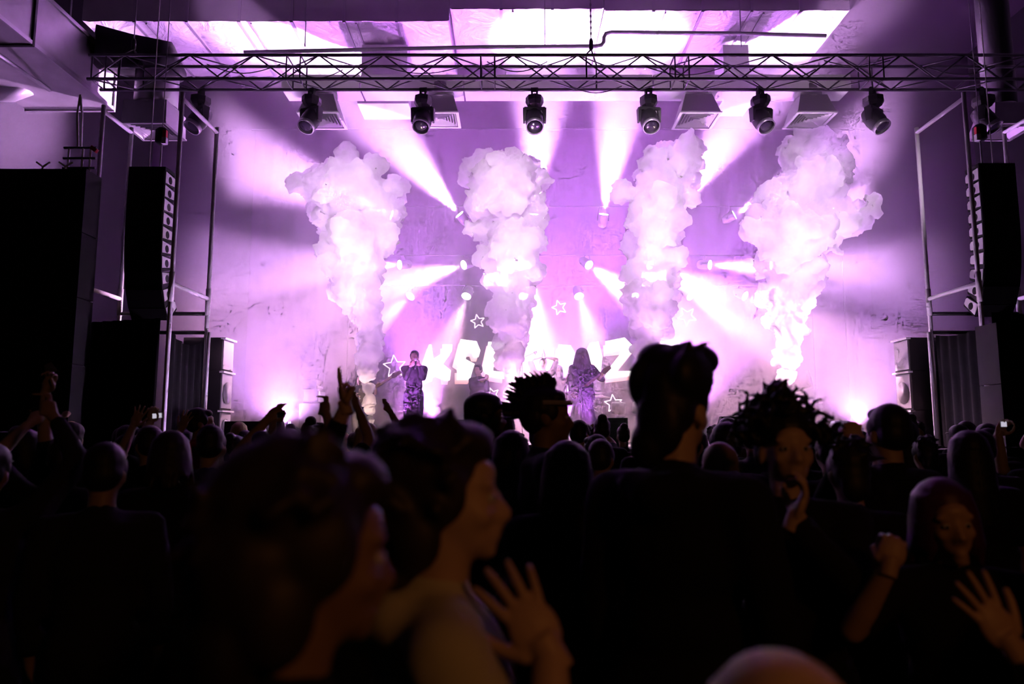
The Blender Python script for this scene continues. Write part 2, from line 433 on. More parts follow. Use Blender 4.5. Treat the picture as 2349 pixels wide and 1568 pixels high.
# hoist chains holding the truss
M_CHAIN = material('hoist chain', (0.3, 0.28, 0.32), 0.4, 0.8)
for px, lab in ((287, 'hoist and wire holding the shadowed end of the long truss'), (1360, 'chain hoist holding the middle of the long truss')):
    x = P(px, 180, YT).x
    t = thing('truss_hoist', (x, YT + TD / 2, zt1), lab, 'hoist', 'truss hoists')
    ztop = ZC
    MB().tube((x, YT + TD / 2, zt1 + .35), (x, YT + TD / 2, ztop), .008, n=6).build('wire', M_CHAIN, t)
    MB().lathe([(.015, 0), (.035, .03), (.035, .16), (.02, .2)], (x, YT + TD / 2, zt1 + .18), n=12).build('hook_block', M_BLACK, t, True)
    for s in (-1, 1):
        MB().path([(x, YT + TD / 2, zt1 + .2), (x + .1 * s, YT + TD / 2 + .16 * s, zt1 + .02), (x + .1 * s, YT + TD / 2 + .19 * s, zt0)], .014, n=6).build('sling', M_BLACK, t)
    if px == 1360:
        for k in range(14):
            MB().box((x, YT + TD / 2, zt1 + .42 + k * .05), (.03 if k % 2 else .012, .012 if k % 2 else .03, .045)).build('chain_link', M_CHAIN, t)

# ------------------------------------------------------------------ eight dark moving heads below the truss
M_HEAD = material('black moving head shell', (0.018, 0.017, 0.02), 0.42, var=0.3)
M_HEADLENS = material('dark front lens', (0.02, 0.015, 0.03), 0.12, var=0.1, spec=0.6)
M_RIM = material('silver lens hood', (0.45, 0.42, 0.48), 0.35, 0.6)
def make_moving_head(c):
    t = thing('moving_head', c, 'x', 'stage light', 'moving heads under the truss')
    x, y, z = c
    MB().box((x - .04, y, z - .05), (.03, .07, .13)).box((x + .04, y, z - .05), (.03, .07, .13)).tube((x - .06, y, z - .0), (x + .06, y, z - .0), .038, n=10).build('clamp', M_BLACK, t)
    b = MB().lathe([(.12, 0), (.17, -.02), (.175, -.1), (.14, -.16), (.07, -.2)], (x, y, z - .12), (0, 0, 1), n=8, sx=1.0, sy=.85)
    b.build('base', M_HEAD, t)
    MB().tube((x, y, z - .28), (x, y, z - .36), .06, n=12).build('swivel', M_BLACK, t)
    for s in (-1, 1):
        MB().hexa([Vector((x + s * .13, y - .05, z - .33)), Vector((x + s * .19, y - .06, z - .33)), Vector((x + s * .19, y + .06, z - .33)), Vector((x + s * .13, y + .05, z - .33)),
                   Vector((x + s * .155, y - .045, z - .56)), Vector((x + s * .185, y - .045, z - .56)), Vector((x + s * .185, y + .045, z - .56)), Vector((x + s * .155, y + .045, z - .56))]).build('yoke_arm', M_HEAD, t)
    MB().box((x, y, z - .345), (.34, .13, .05)).build('yoke_bridge', M_HEAD, t)
    ax = Vector((0, -.55, -.83)).normalized()
    hc = Vector((x, y, z - .5))
    hd = MB().lathe([(.05, -.21), (.11, -.19), (.142, -.1), (.15, 0), (.15, .1), (.135, .15), (.13, .19)], hc, ax, n=18).build('head', M_HEAD, t, True)
    MB().lathe([(.13, .17), (.142, .17), (.142, .235), (.128, .235)], hc, ax, n=22, close=False).build('lens_hood', M_RIM, hd, True)
    MB().lathe([(.001, .215), (.07, .212), (.128, .2)], hc, ax, n=22).build('lens', M_HEADLENS, hd, True)
    MB().box(hc + Vector((.11, -.02, .1)), (.03, .05, .05)).build('pan_lock', M_RIM, hd)
    return t
HEADS = [(462, 'hanging just above the left diffuser, half seen from the side'), (716, 'second along the truss, above a pale square diffuser'), (971, 'third along the truss, its lens hood a bright crescent'),
         (1226, 'fourth along the truss, next to the centre hoist'), (1487, 'fifth along the truss, greyed by stage haze'), (1743, 'sixth along the truss, between two square diffusers'),
         (2001, 'seventh along the truss, seen against the dark wall'), (2253, 'last at the dark end of the truss, beside a diffuser')]
proto = None
for i, (px, lab) in enumerate(HEADS):
    c = P(px, 203, YT + TD); c.z = zt0
    if proto is None: proto = t = make_moving_head(c)
    else:
        t = copy_tree(proto); t.location = c
    t.rotation_euler.z = R([38, 24, 6, 0, -6, -18, -36, -42][i]) * -1
    t['label'] = 'black moving head light ' + lab
# cables drooping along the truss
M_CABLE = material('black cable', (0.012, 0.012, 0.013), 0.6)
rc = random.Random(3)
ORDINAL = ['first', 'second', 'third', 'fourth', 'fifth', 'sixth', 'seventh', 'eighth', 'ninth']
for i in range(9):
    xa = P(480 + i * 205 + rc.uniform(-30, 30), 180, YT).x; xb = xa + rc.uniform(.8, 1.5)
    y = YT + rc.uniform(.0, TD); z0 = rc.choice([zt0, zt1 - .1]); sag = rc.uniform(.08, .2)
    pts = [(xa + (xb - xa) * k / 10, y, z0 + .02 - sag * math.sin(math.pi * k / 10)) for k in range(11)]
    tag(MB().path(pts, .008, n=5).build('power_cable', M_CABLE), 'thin black cable drooping along the overhead truss, %s from the left' % ORDINAL[i], 'cable', 'cables on the truss')

# ------------------------------------------------------------------ the big foil wrapped duct across the hall
def foil_material():
    m = bpy.data.materials.new('crumpled foil wrap'); m.use_nodes = True; nt = m.node_tree; b = nt.nodes['Principled BSDF']
    b.inputs['Base Color'].default_value = (.82, .78, .84, 1); b.inputs['Metallic'].default_value = .25; b.inputs['Roughness'].default_value = .45
    tc = nt.nodes.new('ShaderNodeTexCoord'); nz = nt.nodes.new('ShaderNodeTexNoise'); nz.inputs['Scale'].default_value = 2.2; nz.inputs['Detail'].default_value = 5
    nz.inputs['Distortion'].default_value = 1.2
    bp = nt.nodes.new('ShaderNodeBump'); bp.inputs['Strength'].default_value = .7; bp.inputs['Distance'].default_value = .12
    nt.links.new(tc.outputs['Object'], nz.inputs['Vector']); nt.links.new(nz.outputs['Fac'], bp.inputs['Height']); nt.links.new(bp.outputs['Normal'], b.inputs['Normal'])
    return m
M_FOIL = foil_material()
M_STRAP = material('steel strap', (0.5, 0.46, 0.54), 0.4, 0.6)
Yd0, Yd1 = 12.6, 14.7
zd = P(600, 48, Yd0).z
dx0, dx1 = P(188, 48, Yd0).x, P(1950, 30, Yd0).x
xa, xb = P(1030, 48, Yd0).x, P(1385, 22, Yd0).x       # the raised middle section
duct = thing('foil_duct', ((dx0 + dx1) / 2, Yd0, zd), 'wide foil wrapped air duct with straps, brightly lit from below', 'air duct')
zm = P(1200, 20, Yd0).z
def duct_section(x0, x1, zb):
    MB().bx((x0, Yd0, zb + .012), (x1, Yd1, zb + 1.2)).build('casing', M_GALV, duct)
    n = max(2, round((x1 - x0) / .95)); w = (x1 - x0) / n; rr = random.Random(int(x0 * 10))
    for i in range(n):
        a, b = x0 + i * w + .02, x0 + (i + 1) * w - .02
        # each underside panel of foil sags a little
        mb = MB(); nu, nv = 8, 10; vs = []
        sag = rr.uniform(.03, .09)
        for j in range(nv + 1):
            for k in range(nu + 1):
                u, v = k / nu, j / nv
                vs.append((a + (b - a) * u, Yd0 - .005 + (Yd1 - Yd0) * v, zb - sag * math.sin(math.pi * u) * math.sin(math.pi * v) ** .5 - rr.uniform(0, .018)))
        fs = [(j*(nu+1)+k, j*(nu+1)+k+1, (j+1)*(nu+1)+k+1, (j+1)*(nu+1)+k) for j in range(nv) for k in range(nu)]
        mb.add(vs, fs); mb.build('foil_panel', M_FOIL, duct, True)
        if i:
            MB().box((x0 + i * w, (Yd0 + Yd1) / 2, zb - .02), (.05, Yd1 - Yd0 + .04, .035)).build('strap', M_STRAP, duct)
            MB().box((x0 + i * w, Yd0 - .012, zb + .6), (.05, .02, 1.2)).build('strap', M_STRAP, duct)
            if i % 2: MB().box((x0 + i * w + .22, (Yd0 + Yd1) / 2, zb - .05), (.03, Yd1 - Yd0, .03)).build('strap', M_STRAP, duct)
duct_section(dx0, xa, zd)
duct_section(xa + .01, xb, zm)
duct_section(xb + .01, dx1, P(1600, 24, Yd0).z)
for x in (dx0 + 1, (xa + xb) / 2, dx1 - 1):
    MB().tube((x, Yd0 + 1, zd + 1.1), (x, Yd0 + 1, ZC), .02, n=6).build('hanger_rod', M_STRAP, duct)
# bent pipe below the duct
M_PIPE = material('grey pipe', (0.28, 0.26, 0.3), 0.5, 0.3)
zp = Yd0 - .25
pts = [P(560, 120, zp), P(1100, 108, zp), P(1368, 106, zp)]
arc = [P(1380, 103, zp), P(1385, 96, zp), P(1385, 86, zp), P(1390, 77, zp), P(1402, 74, zp)]
tag(MB().path(pts + arc + [P(1700, 77, zp), P(1895, 82, zp)], .035, n=10).build('bent_pipe', M_PIPE, None, True), 'long grey pipe with a double bend running below the foil duct', 'pipe')
bpo = bpy.data.objects['bent_pipe']
for px in (700, 1250, 1700):
    q = P(px, 95, zp); MB().tube((q.x, zp, q.z - .1), (q.x, zp, ZC), .01, n=6).build('hanger_rod', M_STRAP, bpo)

# ------------------------------------------------------------------ duct running along the left of the hall
ld_x = -6.98; lz0 = 7.23; lz1 = 8.13; ly1 = 12.2
ld = thing('side_duct', (ld_x - .7, 4.5, lz0), 'rectangular sheet metal duct running towards the stage, one side lit', 'air duct')
for k, (ya, yb) in enumerate(((0.6, 4.0), (4.04, 7.0), (7.04, 10.02), (10.08, ly1))):
    MB().bx((ld_x - 1.5, ya, lz0), (ld_x, yb, lz1)).build('duct_section', M_GALV, ld)
    MB().bx((ld_x - 1.53, yb - .03, lz0 - .03), (ld_x + .035, yb + .015, lz1 + .03)).build('flange', M_BLACK if k < 3 else M_GALV, ld)
MB().bx((ld_x + .002, .6, lz0 - .012), (ld_x + .03, ly1, lz0 + .05)).build('corner_angle', M_STEEL, ld)
MB().bx((ld_x + .002, .6, lz1 - .05), (ld_x + .03, ly1, lz1 + .012)).build('corner_angle', M_STEEL, ld)
for y in (3.2, 6.6, 11.0):
    MB().tube((ld_x - .1, y, lz1), (ld_x - .1, y, ZC), .012, n=6).build('hanger_rod', M_STEEL, ld)
tag(MB().path([P(-40, 100, 8.2), P(112, 206, 11.4)], .03, n=8).build('conduit', M_STEEL, None, True), 'straight steel conduit below the side duct', 'pipe')

# ------------------------------------------------------------------ square ceiling diffusers on round drops
M_DIFF = material('white diffuser', (0.78, 0.76, 0.8), 0.5, var=0.04)
def diffuser(c, w, ztop, label, mat=None, drop_r=.2, rot=0, drop_mat=None):
    t = thing('air_diffuser', c, label, 'air vent', 'air diffusers hanging over the stage'); c = Vector(c); m = mat or M_DIFF
    h = w / 2; q = Matrix.Rotation(rot, 3, 'Z')
    def ring(hh, z): return [c + q @ Vector((sx * hh, sy * hh, z)) for sx, sy in ((-1, -1), (1, -1), (1, 1), (-1, 1))]
    mb = MB()                                     # flared hood open below
    a, b = ring(h, 0), ring(drop_r * 1.02, w * .55)
    vs = a + b
    mb.add(vs, [(0, 1, 5, 4), (1, 2, 6, 5), (2, 3, 7, 6), (3, 0, 4, 7)])
    mb.build('hood', m, t)
    for k in range(4):
        p, r2 = ring(h + .015, 0), ring(h - .035, 0)
        i, j = k, (k + 1) % 4
        MB().hexa([p[i] + Vector((0, 0, -.012)), p[j] + Vector((0, 0, -.012)), r2[j] + Vector((0, 0, -.012)), r2[i] + Vector((0, 0, -.012)),
                   p[i] + Vector((0, 0, .012)), p[j] + Vector((0, 0, .012)), r2[j] + Vector((0, 0, .012)), r2[i] + Vector((0, 0, .012))]).build('frame', m, t)
    ns = 6
    for s_ in range(ns):                          # concentric louvres, four blades each
        hh = (h - .05) * (1 - s_ / ns); hi = hh - (h - .05) / ns * .55
        for k in range(4):
            i, j = k, (k + 1) % 4
            p, r2 = ring(hh, .0), ring(hi, .035)
            mb = MB().add([p[i], p[j], r2[j], r2[i], p[i] + Vector((0, 0, .006)), p[j] + Vector((0, 0, .006)), r2[j] + Vector((0, 0, .006)), r2[i] + Vector((0, 0, .006))],
                          [(3,2,1,0),(4,5,6,7),(0,1,5,4),(1,2,6,5),(2,3,7,6),(3,0,4,7)])
            mb.build('louvre', m, t)
    MB().tube(c + Vector((0, 0, w * .52)), (c.x, c.y, ztop), drop_r, n=20, cap=True).build('drop_duct', drop_mat or m, t, True)
    MB().tube(c + Vector((0, 0, w * .52)), c + Vector((0, 0, w * .52 + .04)), drop_r + .015, n=20).build('collar', m, t, True)
    return t
YD = 12.05
branch_z = P(900, 196, YD).z + .1
for (px0, px1, lab) in ((682, 775, 'pale square air diffuser half hidden by the second moving head'), (965, 1050, 'pale square air diffuser right of the third moving head'),
                        (1562, 1655, 'pale square air diffuser right of the fifth moving head'), (1830, 1920, 'pale square air diffuser above the widest smoke column')):
    pa, pb = P(px0, 257, YD), P(px1, 257, YD); w = pb.x - pa.x
    diffuser(((pa.x + pb.x) / 2, YD + w / 2, pa.z), w, branch_z, lab, drop_r=.23)
q0 = P(278, 281, 11.6); w_ = .74
elb_z = P(330, 170, 11.97).z
diffuser((q0.x + w_ / 2, 11.6 + w_ / 2, q0.z), w_, elb_z + .1, 'big sheet metal diffuser with fine louvres hanging under the side duct', M_GALV, .35)
el = thing('duct_elbow', (q0.x, 11.9, elb_z), 'dark duct branch between the side duct and its big diffuser', 'air duct')
MB().path([(ld_x - .05, 11.6, elb_z + .3), (q0.x - .1, 11.9, elb_z + .3), (q0.x + w_ / 2 + .05, 12.0, elb_z + .26), (q0.x + w_ / 2 + .1, 12.0, elb_z)], .36, n=16).build('bend', M_BLACK, el, True)
q0 = P(2218, 322, 12.2)
diffuser((q0.x + w_ / 2, 12.2 - w_ / 2, q0.z), w_, ZC, 'diffuser in shadow beside the last moving head', M_GALV, .25, drop_mat=M_BLACK)
MB_br = branch_z - .1
br = thing('branch_duct', (2.3, YD + .3, MB_br), 'long plain duct feeding the four pale diffusers', 'air duct')
for (pa, pb) in ((640, 820), (824, 1060), (1064, 1500), (1504, 1960)):
    MB().bx((P(pa, 200, YD).x, YD + .12, MB_br), (P(pb, 200, YD).x, YD + .6, MB_br + .26)).build('duct_section', M_DIFF, br)
for px0, px1, yy, lab in ((828, 932, 13.2, 'pale square ceiling box between two diffusers'), (1662, 1722, 13.2, 'small pale ceiling box right of the stage centre')):
    a, b = P(px0, 205, yy), P(px1, 240 if px0 < 1000 else 232, yy)
    t = thing('ceiling_box', (a.x, yy, b.z), lab, 'air vent', 'ceiling boxes')
    MB().bx((a.x, yy, b.z + .06), (b.x, yy + .6, a.z + .9)).build('box_body', M_DIFF, t)
    MB().bx((a.x - .05, yy - .05, b.z), (b.x + .05, yy + .65, b.z + .055)).build('grille_frame', M_DIFF, t)
tag(MB().path([P(-40, 206, 11.5), P(20, 206, 11.5), P(52, 196, 11.5), P(62, 165, 11.5)], .2, n=14).build('flexible_duct', M_GALV, None, True), 'shiny round elbow of flexible duct at the dark edge', 'air duct')
# ------------------------------------------------------------------ printed backdrop with letters and stars
M_BACKDROP = material('lilac backdrop cloth with light tint', (0.075, 0.035, 0.095), 0.9, var=0.1, scale=1.0)  # cloth colour also carries a tint of the violet stage light
YBD = 16.9
bx0, bx1 = P(560, 900, YBD).x, P(2010, 900, YBD).x
bz1 = P(1200, 300, YBD).z
bd = thing('backdrop', ((bx0 + bx1) / 2, YBD, STAGE_Z), 'wide lilac cloth backdrop printed with white letters and star outlines', 'backdrop')
nx, nz_ = 120, 2
vs = [(bx0 + (bx1 - bx0) * i / nx, YBD + .05 * math.sin(i * 1.3) + .03 * math.sin(i * .37), STAGE_Z + .02 + (bz1 - STAGE_Z) * j / nz_) for j in range(nz_ + 1) for i in range(nx + 1)]
fs = [(j*(nx+1)+i, j*(nx+1)+i+1, (j+1)*(nx+1)+i+1, (j+1)*(nx+1)+i) for j in range(nz_) for i in range(nx)]
MB().add(vs, fs).build('cloth', M_BACKDROP, bd, True)
MB().tube((bx0 - .1, YBD, bz1 + .04), (bx1 + .1, YBD, bz1 + .04), .03).build('top_pipe', M_BATTEN, bd)
M_LETTER = material('glowing white letter', (0.9, 0.88, 0.92), 0.6, var=0.02, emit=(1, .95, .97), strength=1.1)  # printed letters given a faint emission so they read white
M_LETTERSIDE = material('peach letter side', (0.95, 0.55, 0.55), 0.6, var=0.02, emit=(1, .42, .45), strength=0.45)  # sides given emission too, to show through the haze
def zp2(ox, oy): return lambda x, y: (ox + x / 5.22, oy + y / 5.22)
A_, B_ = zp2(850, 650), zp2(1200, 650)
LETTERS = [
    (A_, [(640, 905), (700, 730), (728, 730), (752, 900), (860, 830), (862, 727), (978, 727), (975, 805), (862, 955), (962, 1040), (948, 1158), (872, 1155), (868, 1098), (770, 1050), (765, 1120), (645, 1160)]),
    (A_, [(1078, 665), (1270, 690), (1315, 800), (1292, 880), (1232, 880), (1208, 820), (1142, 830), (1140, 905), (1245, 960), (1215, 1060), (1190, 1150), (1035, 1150), (1032, 1018), (1122, 1022), (1130, 1085), (1170, 1060), (1003, 945)]),
    (A_, [(1412, 695), (1600, 705), (1590, 800), (1490, 795), (1480, 870), (1570, 880), (1560, 950), (1470, 945), (1468, 1045), (1610, 1060), (1600, 1140), (1395, 1110), (1340, 1015)]),
    (A_, [(1925, 850), (1955, 770), (2025, 752), (2062, 805), (2110, 990), (2140, 780), (2200, 770), (2180, 1130), (2100, 1135), (2010, 950), (2000, 1140), (1915, 1140)]),
    (B_, [(355, 1060), (425, 728), (568, 740), (690, 950), (798, 710), (902, 692), (950, 875), (930, 1050), (880, 1060), (840, 900), (740, 1080), (640, 1080), (505, 945), (490, 1070)]),
    (B_, [(985, 690), (1215, 645), (1340, 770), (1115, 1050), (1330, 1045), (1338, 1095), (1015, 1140), (990, 1080), (1010, 1040), (1195, 800), (990, 820)]),
    (B_, [(1650, 655), (1882, 695), (1882, 850), (1780, 1100), (1640, 1100), (1740, 840), (1630, 820)]),
]
def flat(fn, pts, Y, dx=0, dy=0): return [P(fn(x, y)[0] + dx, fn(x, y)[1] + dy, Y) for x, y in pts]
YL = YBD - .16
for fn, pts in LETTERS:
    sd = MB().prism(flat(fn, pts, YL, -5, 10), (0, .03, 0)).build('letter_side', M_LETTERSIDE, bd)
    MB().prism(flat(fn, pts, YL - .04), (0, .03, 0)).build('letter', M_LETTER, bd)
M_STAR = material('pale star print', (0.9, 0.7, 0.85), 0.6, var=0.02, emit=(1, .75, .9), strength=0.7)  # printed stars given a faint emission as well
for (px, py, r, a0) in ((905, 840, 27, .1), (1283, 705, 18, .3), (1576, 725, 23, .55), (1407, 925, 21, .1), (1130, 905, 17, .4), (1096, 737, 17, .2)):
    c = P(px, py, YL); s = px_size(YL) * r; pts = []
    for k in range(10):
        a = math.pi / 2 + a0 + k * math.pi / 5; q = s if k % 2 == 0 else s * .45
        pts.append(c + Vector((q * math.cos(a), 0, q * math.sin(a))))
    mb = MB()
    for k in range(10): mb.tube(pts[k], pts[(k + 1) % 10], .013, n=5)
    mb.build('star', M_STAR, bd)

# ------------------------------------------------------------------ scaffold towers
M_SCAFF = material('scaffold tube', (0.9, 0.87, 0.92), 0.45, 0.0, var=0.06)
def tower(xs, sgn, label):
    t = thing('scaffold_tower', (xs[0], 10, 0), label, 'scaffold', 'scaffold towers')
    legs = [(xs[0], 9.5), (xs[0], 10.67), (xs[1], 9.9), (xs[1], 10.67)]
    for (x, y) in legs:
        MB().tube((x, y, 0), (x, y, 6.25), .03, n=10).build('leg', M_SCAFF, t, True)
        MB().tube((x, y, 3.35), (x, y, 3.75), .037, n=10).build('leg_joint', M_SCAFF, t, True)
        MB().box((x, y, .01), (.16, .16, .02)).build('base_plate', M_SCAFF, t)
    for x, ya in ((xs[0], 9.5), (xs[1], 9.9)):
        for z in (3.6, 6.17): MB().tube((x, ya, z), (x, 10.67, z), .03, n=10).build('ledger', M_SCAFF, t, True)
    for z in (3.38, 3.1): MB().tube((xs[0], 10.67, z), (xs[1], 10.67, z), .028, n=8).build('ledger', M_BLACK, t, True)
    MB().tube((xs[0] + .06 * -sgn, 10.62, 1.4), (xs[0] + .06 * -sgn, 10.62, 3.1), .025, n=8).build('drop_pole', M_SCAFF, t, True)
    return t
tower((-4.5, -5.8), -1, 'pale scaffold tower around the left speaker hang')
tower((6.17, 7.5), 1, 'pale scaffold tower around the right speaker hang')

# ------------------------------------------------------------------ black drapes hung in the towers
def drape(p0, p1, z0, ztop, label, folds=9):
    p0, p1 = Vector(p0), Vector(p1); d = p1 - p0; nrm = Vector((-d.y, d.x, 0)).normalized(); n = folds * 6
    vs = []; rows = 5
    for j in range(rows + 1):
        for i in range(n + 1):
            u = i / n; zt = ztop(u); z = z0 + (zt - z0) * j / rows
            q = p0 + d * u + nrm * (.045 * math.sin(u * folds * 2 * math.pi) * (1 - .5 * j / rows))
            vs.append((q.x, q.y, z))
    fs = [(j*(n+1)+i, j*(n+1)+i+1, (j+1)*(n+1)+i+1, (j+1)*(n+1)+i) for j in range(rows) for i in range(n)]
    o = MB().add(vs, fs).build('black_drape', M_BLACKCLOTH, None, True)
    sl = o.modifiers.new('thick', 'SOLIDIFY'); sl.thickness = .006
    tag(o, label, 'curtain', 'black drapes on the scaffold'); return o
sag = lambda a, b, s: (lambda u: a + (b - a) * u - s * math.sin(math.pi * u))
drape((-4.53, 9.55, 0), (-4.53, 10.6, 0), 0, sag(3.0, 2.95, .12), 'black drape with a sagging top between the left tower legs', 5)
drape((-5.75, 9.8, 0), (-4.58, 9.42, 0), 0, sag(3.12, 3.12, .0), 'black drape below the left speaker hang', 7)
drape((6.2, 9.55, 0), (6.2, 10.6, 0), 0, sag(3.02, 3.05, .05), 'black drape between the right tower legs', 5)
drape((6.25, 9.42, 0), (7.45, 9.8, 0), 0, sag(3.2, 3.2, .0), 'black drape below the right speaker hang', 7)


# ------------------------------------------------------------------ line array hangs
M_CAB = material('black speaker cabinet', (0.006, 0.006, 0.007), 0.75, var=0.3, spec=0.2)
M_PLATE = material('white side plate', (0.8, 0.78, 0.82), 0.5, var=0.05)
M_RED = material('red sticker', (0.7, 0.03, 0.05), 0.5)
def line_array(xin, sgn, y0, ztop, label, ncab=10):
    """cabinets hang one below the other; sgn points to the stage centre"""
    t = thing('line_array', (xin, y0 + .3, ztop), label, 'loudspeaker', 'line array hangs')
    W, H, D = .5, .19, .3
    pos = Vector((0, 0)); ang = 0.0                       # (y, z) of each cabinet's top rear corner
    tilt = [0, 0, 0, .01, .02, .03, .06, .11, .17, .22]
    MB().bx((xin - sgn * W - (0 if sgn > 0 else 0), y0, ztop), (xin, y0 + D, ztop + .05)).build('bumper_frame', M_CAB, t)
    for k in range(ncab):
        ang += tilt[k]; ca, sa = math.cos(ang), math.sin(ang)
        def Q(x, y, z):                                   # cabinet space: x across, y from the rear forwards (-), z down (-)
            yy, zz = y * ca - z * sa, y * sa + z * ca
            return Vector((x, y0 + D + pos.x + yy, ztop + pos.y + zz))
        xo, xi = xin - sgn * W, xin
        taper = .02
        fb = -H - D * (tilt[k + 1] if k + 1 < ncab else 0) - .002
        c8 = [Q(xo, -D, fb), Q(xi, -D, fb), Q(xi, 0, -H + taper), Q(xo, 0, -H + taper), Q(xo, -D, 0), Q(xi, -D, 0), Q(xi, 0, -taper), Q(xo, 0, -taper)]
        cab = MB().hexa(c8).build('cabinet', M_CAB, t)
        MB().hexa([Q(xo + sgn * .01, -D - .012, -H + .008), Q(xi - sgn * .01, -D - .012, -H + .008), Q(xi - sgn * .01, -D, -H + .008), Q(xo + sgn * .01, -D, -H + .008),
                   Q(xo + sgn * .01, -D - .012, -.008), Q(xi - sgn * .01, -D - .012, -.008), Q(xi - sgn * .01, -D, -.008), Q(xo + sgn * .01, -D, -.008)]).build('grille', M_CAB, cab)
        e = sgn * .006
        pl = [Q(xi, -D + .015, -H + .02), Q(xi, -.03, -H + .045), Q(xi, -.005, -H + .06), Q(xi, -.005, -.06), Q(xi, -.03, -.03), Q(xi, -D + .015, -.012)]
        MB().prism(pl, (e, 0, 0)).build('side_plate', M_PLATE, cab)
        oval = [Q(xi + e, -D * .52 + .05 * math.cos(a), -H * .53 + .052 * math.sin(a)) for a in [2 * math.pi * i / 16 for i in range(16)]]
        MB().prism(oval, (e * .5, 0, 0)).build('handle_recess', M_CAB, cab)
        pos += Vector((-(-H) * sa, (-H) * ca))
    # hoist above
    xc = xin - sgn * W * .3; yc = y0 + .15
    mo = MB().lathe([(.05, 0), (.09, .03), (.09, .2), (.05, .24)], (xc, yc, ztop + .42), n=14).build('hoist_motor', M_BLACK, t, True)
    MB().box((xc + sgn * .07, yc - .06, ztop + .55), (.05, .05, .1)).build('sticker', M_RED, mo)
    MB().box((xc + sgn * .07, yc - .06, ztop + .45), (.06, .06, .09)).build('hook_block', M_PLATE, mo)
    MB().tube((xc, yc, ztop + .05), (xc, yc, ztop + .45), .012, n=6).build('chain', M_CHAIN, t)
    MB().tube((xc, yc, ztop + .66), (xc, yc, ZC), .006, n=6).build('chain', M_CHAIN, t)
    MB().tube((xin - sgn * .3, yc, ztop + .05), (xin - sgn * .3, yc, ZC), .007, n=6).build('safety_wire', M_SCAFF, t)
    return t
zpa = P(366, 390, 9.6).z
line_array(-4.72, 1, 9.6, zpa, 'black line array hang with white side plates, by the left tower')
line_array(6.36, -1, 9.6, P(2250, 382, 9.6).z, 'black line array hang with white side plates, by the right tower')

# ------------------------------------------------------------------ black bass stacks beside the stage
def speaker_stack(x0, x1, y0, y1, n, h, label, z0=0.0, top=None):
    t = thing('bass_stack', ((x0 + x1) / 2, y0, z0), label, 'loudspeaker', 'bass stacks')
    for k in range(n):
        za = z0 + k * h
        cab = MB().bx((x0, y0, za + .006), (x1, y1, za + h - .006)).build('cabinet', M_CAB, t)
        MB().bx((x0 + .03, y0 - .012, za + .04), (x1 - .03, y0, za + h - .04)).build('grille', M_CAB, cab)
    return t
xr = P(190, 500, 8.9).x
zt_ = P(100, 386, 8.9).z
speaker_stack(xr - 1.5, xr, 8.9, 9.25, 6, zt_ / 6, 'tall black speaker stack at the dark left edge')
xl = P(2290, 800, 8.6).x
speaker_stack(xl, xl + 1.6, 8.6, 9.0, 4, P(2290, 738, 8.6).z / 4, 'low black speaker stack at the dark right edge')
# rigging clutter on top of the left stack
rg = thing('rigging_frame', (xr - .3, 9.05, zt_), 'small rigging frame with hooks and a red tag on top of the left speaker stack', 'rigging')
for dx in (-.28, -.1, .0):
    MB().tube((xr + dx - .05, 9.05, zt_), (xr + dx - .05, 9.05, zt_ + .33), .014, n=6).build('post', M_SCAFF, rg)
for zz in (.06, .19, .33):
    MB().tube((xr - .4, 9.05, zt_ + zz), (xr + .02, 9.05, zt_ + zz), .016, n=6).build('bar', M_BLACK, rg)
MB().path([(xr - .22, 9.05, zt_ + .33), (xr - .26, 9.05, zt_ + .8), (xr - .24, 9.05, 6.0)], .014, n=6).build('sling', M_SCAFF, rg)
MB().path([(xr - .18, 9.05, zt_ + .33), (xr - .2, 9.05, zt_ + .8), (xr - .24, 9.05, 6.0)], .014, n=6).build('sling', M_SCAFF, rg)
MB().box((xr + .02, 9.0, zt_ + .29), (.09, .05, .05), Matrix.Rotation(R(35), 3, 'Y')).build('tag', M_RED, rg)
for dx in (-.62, -.33):
    mb = MB()
    for k in range(3): mb.path([(xr + dx, 9.0, zt_ + .06), (xr + dx + .1 * math.cos(k * 2.1 + .5), 9.0, zt_ + .06 + .08 * math.sin(k * 2.1 + .5) + .02)], .012, n=6)
    mb.build('hook', M_SCAFF, rg)

# ------------------------------------------------------------------ side fill stacks facing the stage centre
M_GRILLE = material('grey speaker grille', (0.4, 0.38, 0.43), 0.5, 0.2, var=0.06)
M_CONE = material('speaker cone', (0.55, 0.53, 0.58), 0.35, 0.2)
def side_fill(xf, sgn, y0, label):
    t = thing('side_fill', (xf, y0, STAGE_Z), label, 'loudspeaker', 'side fills')
    z = STAGE_Z
    for k, h in enumerate((.56, .6, .52)):
        c = MB().bx((xf - sgn * .6, y0, z + .004), (xf, y0 + .46, z + h - .004)).build('cabinet', M_CAB, t)
        MB().bx((xf, y0 + .03, z + .03), (xf + sgn * .015, y0 + .43, z + h - .04)).build('grille', M_GRILLE, c)
        MB().bx((xf - sgn * .02, y0 - .01, z + h - .03), (xf + sgn * .05, y0 + .47, z + h - .002)).build('lip', M_PLATE, c)
        if k < 2: MB().lathe([(.05, .0), (.15, .006), (.17, .012)], (xf + sgn * .012, y0 + .23, z + h * .45), (sgn, 0, 0), n=18).build('cone', M_CONE, c, True)
        z += h
    return t
side_fill(-4.47, 1, 11.2, 'three high side fill speaker stack beside the left tower, grille facing the band')
side_fill(6.13, -1, 11.2, 'three high side fill speaker stack beside the right tower, grille facing the band')

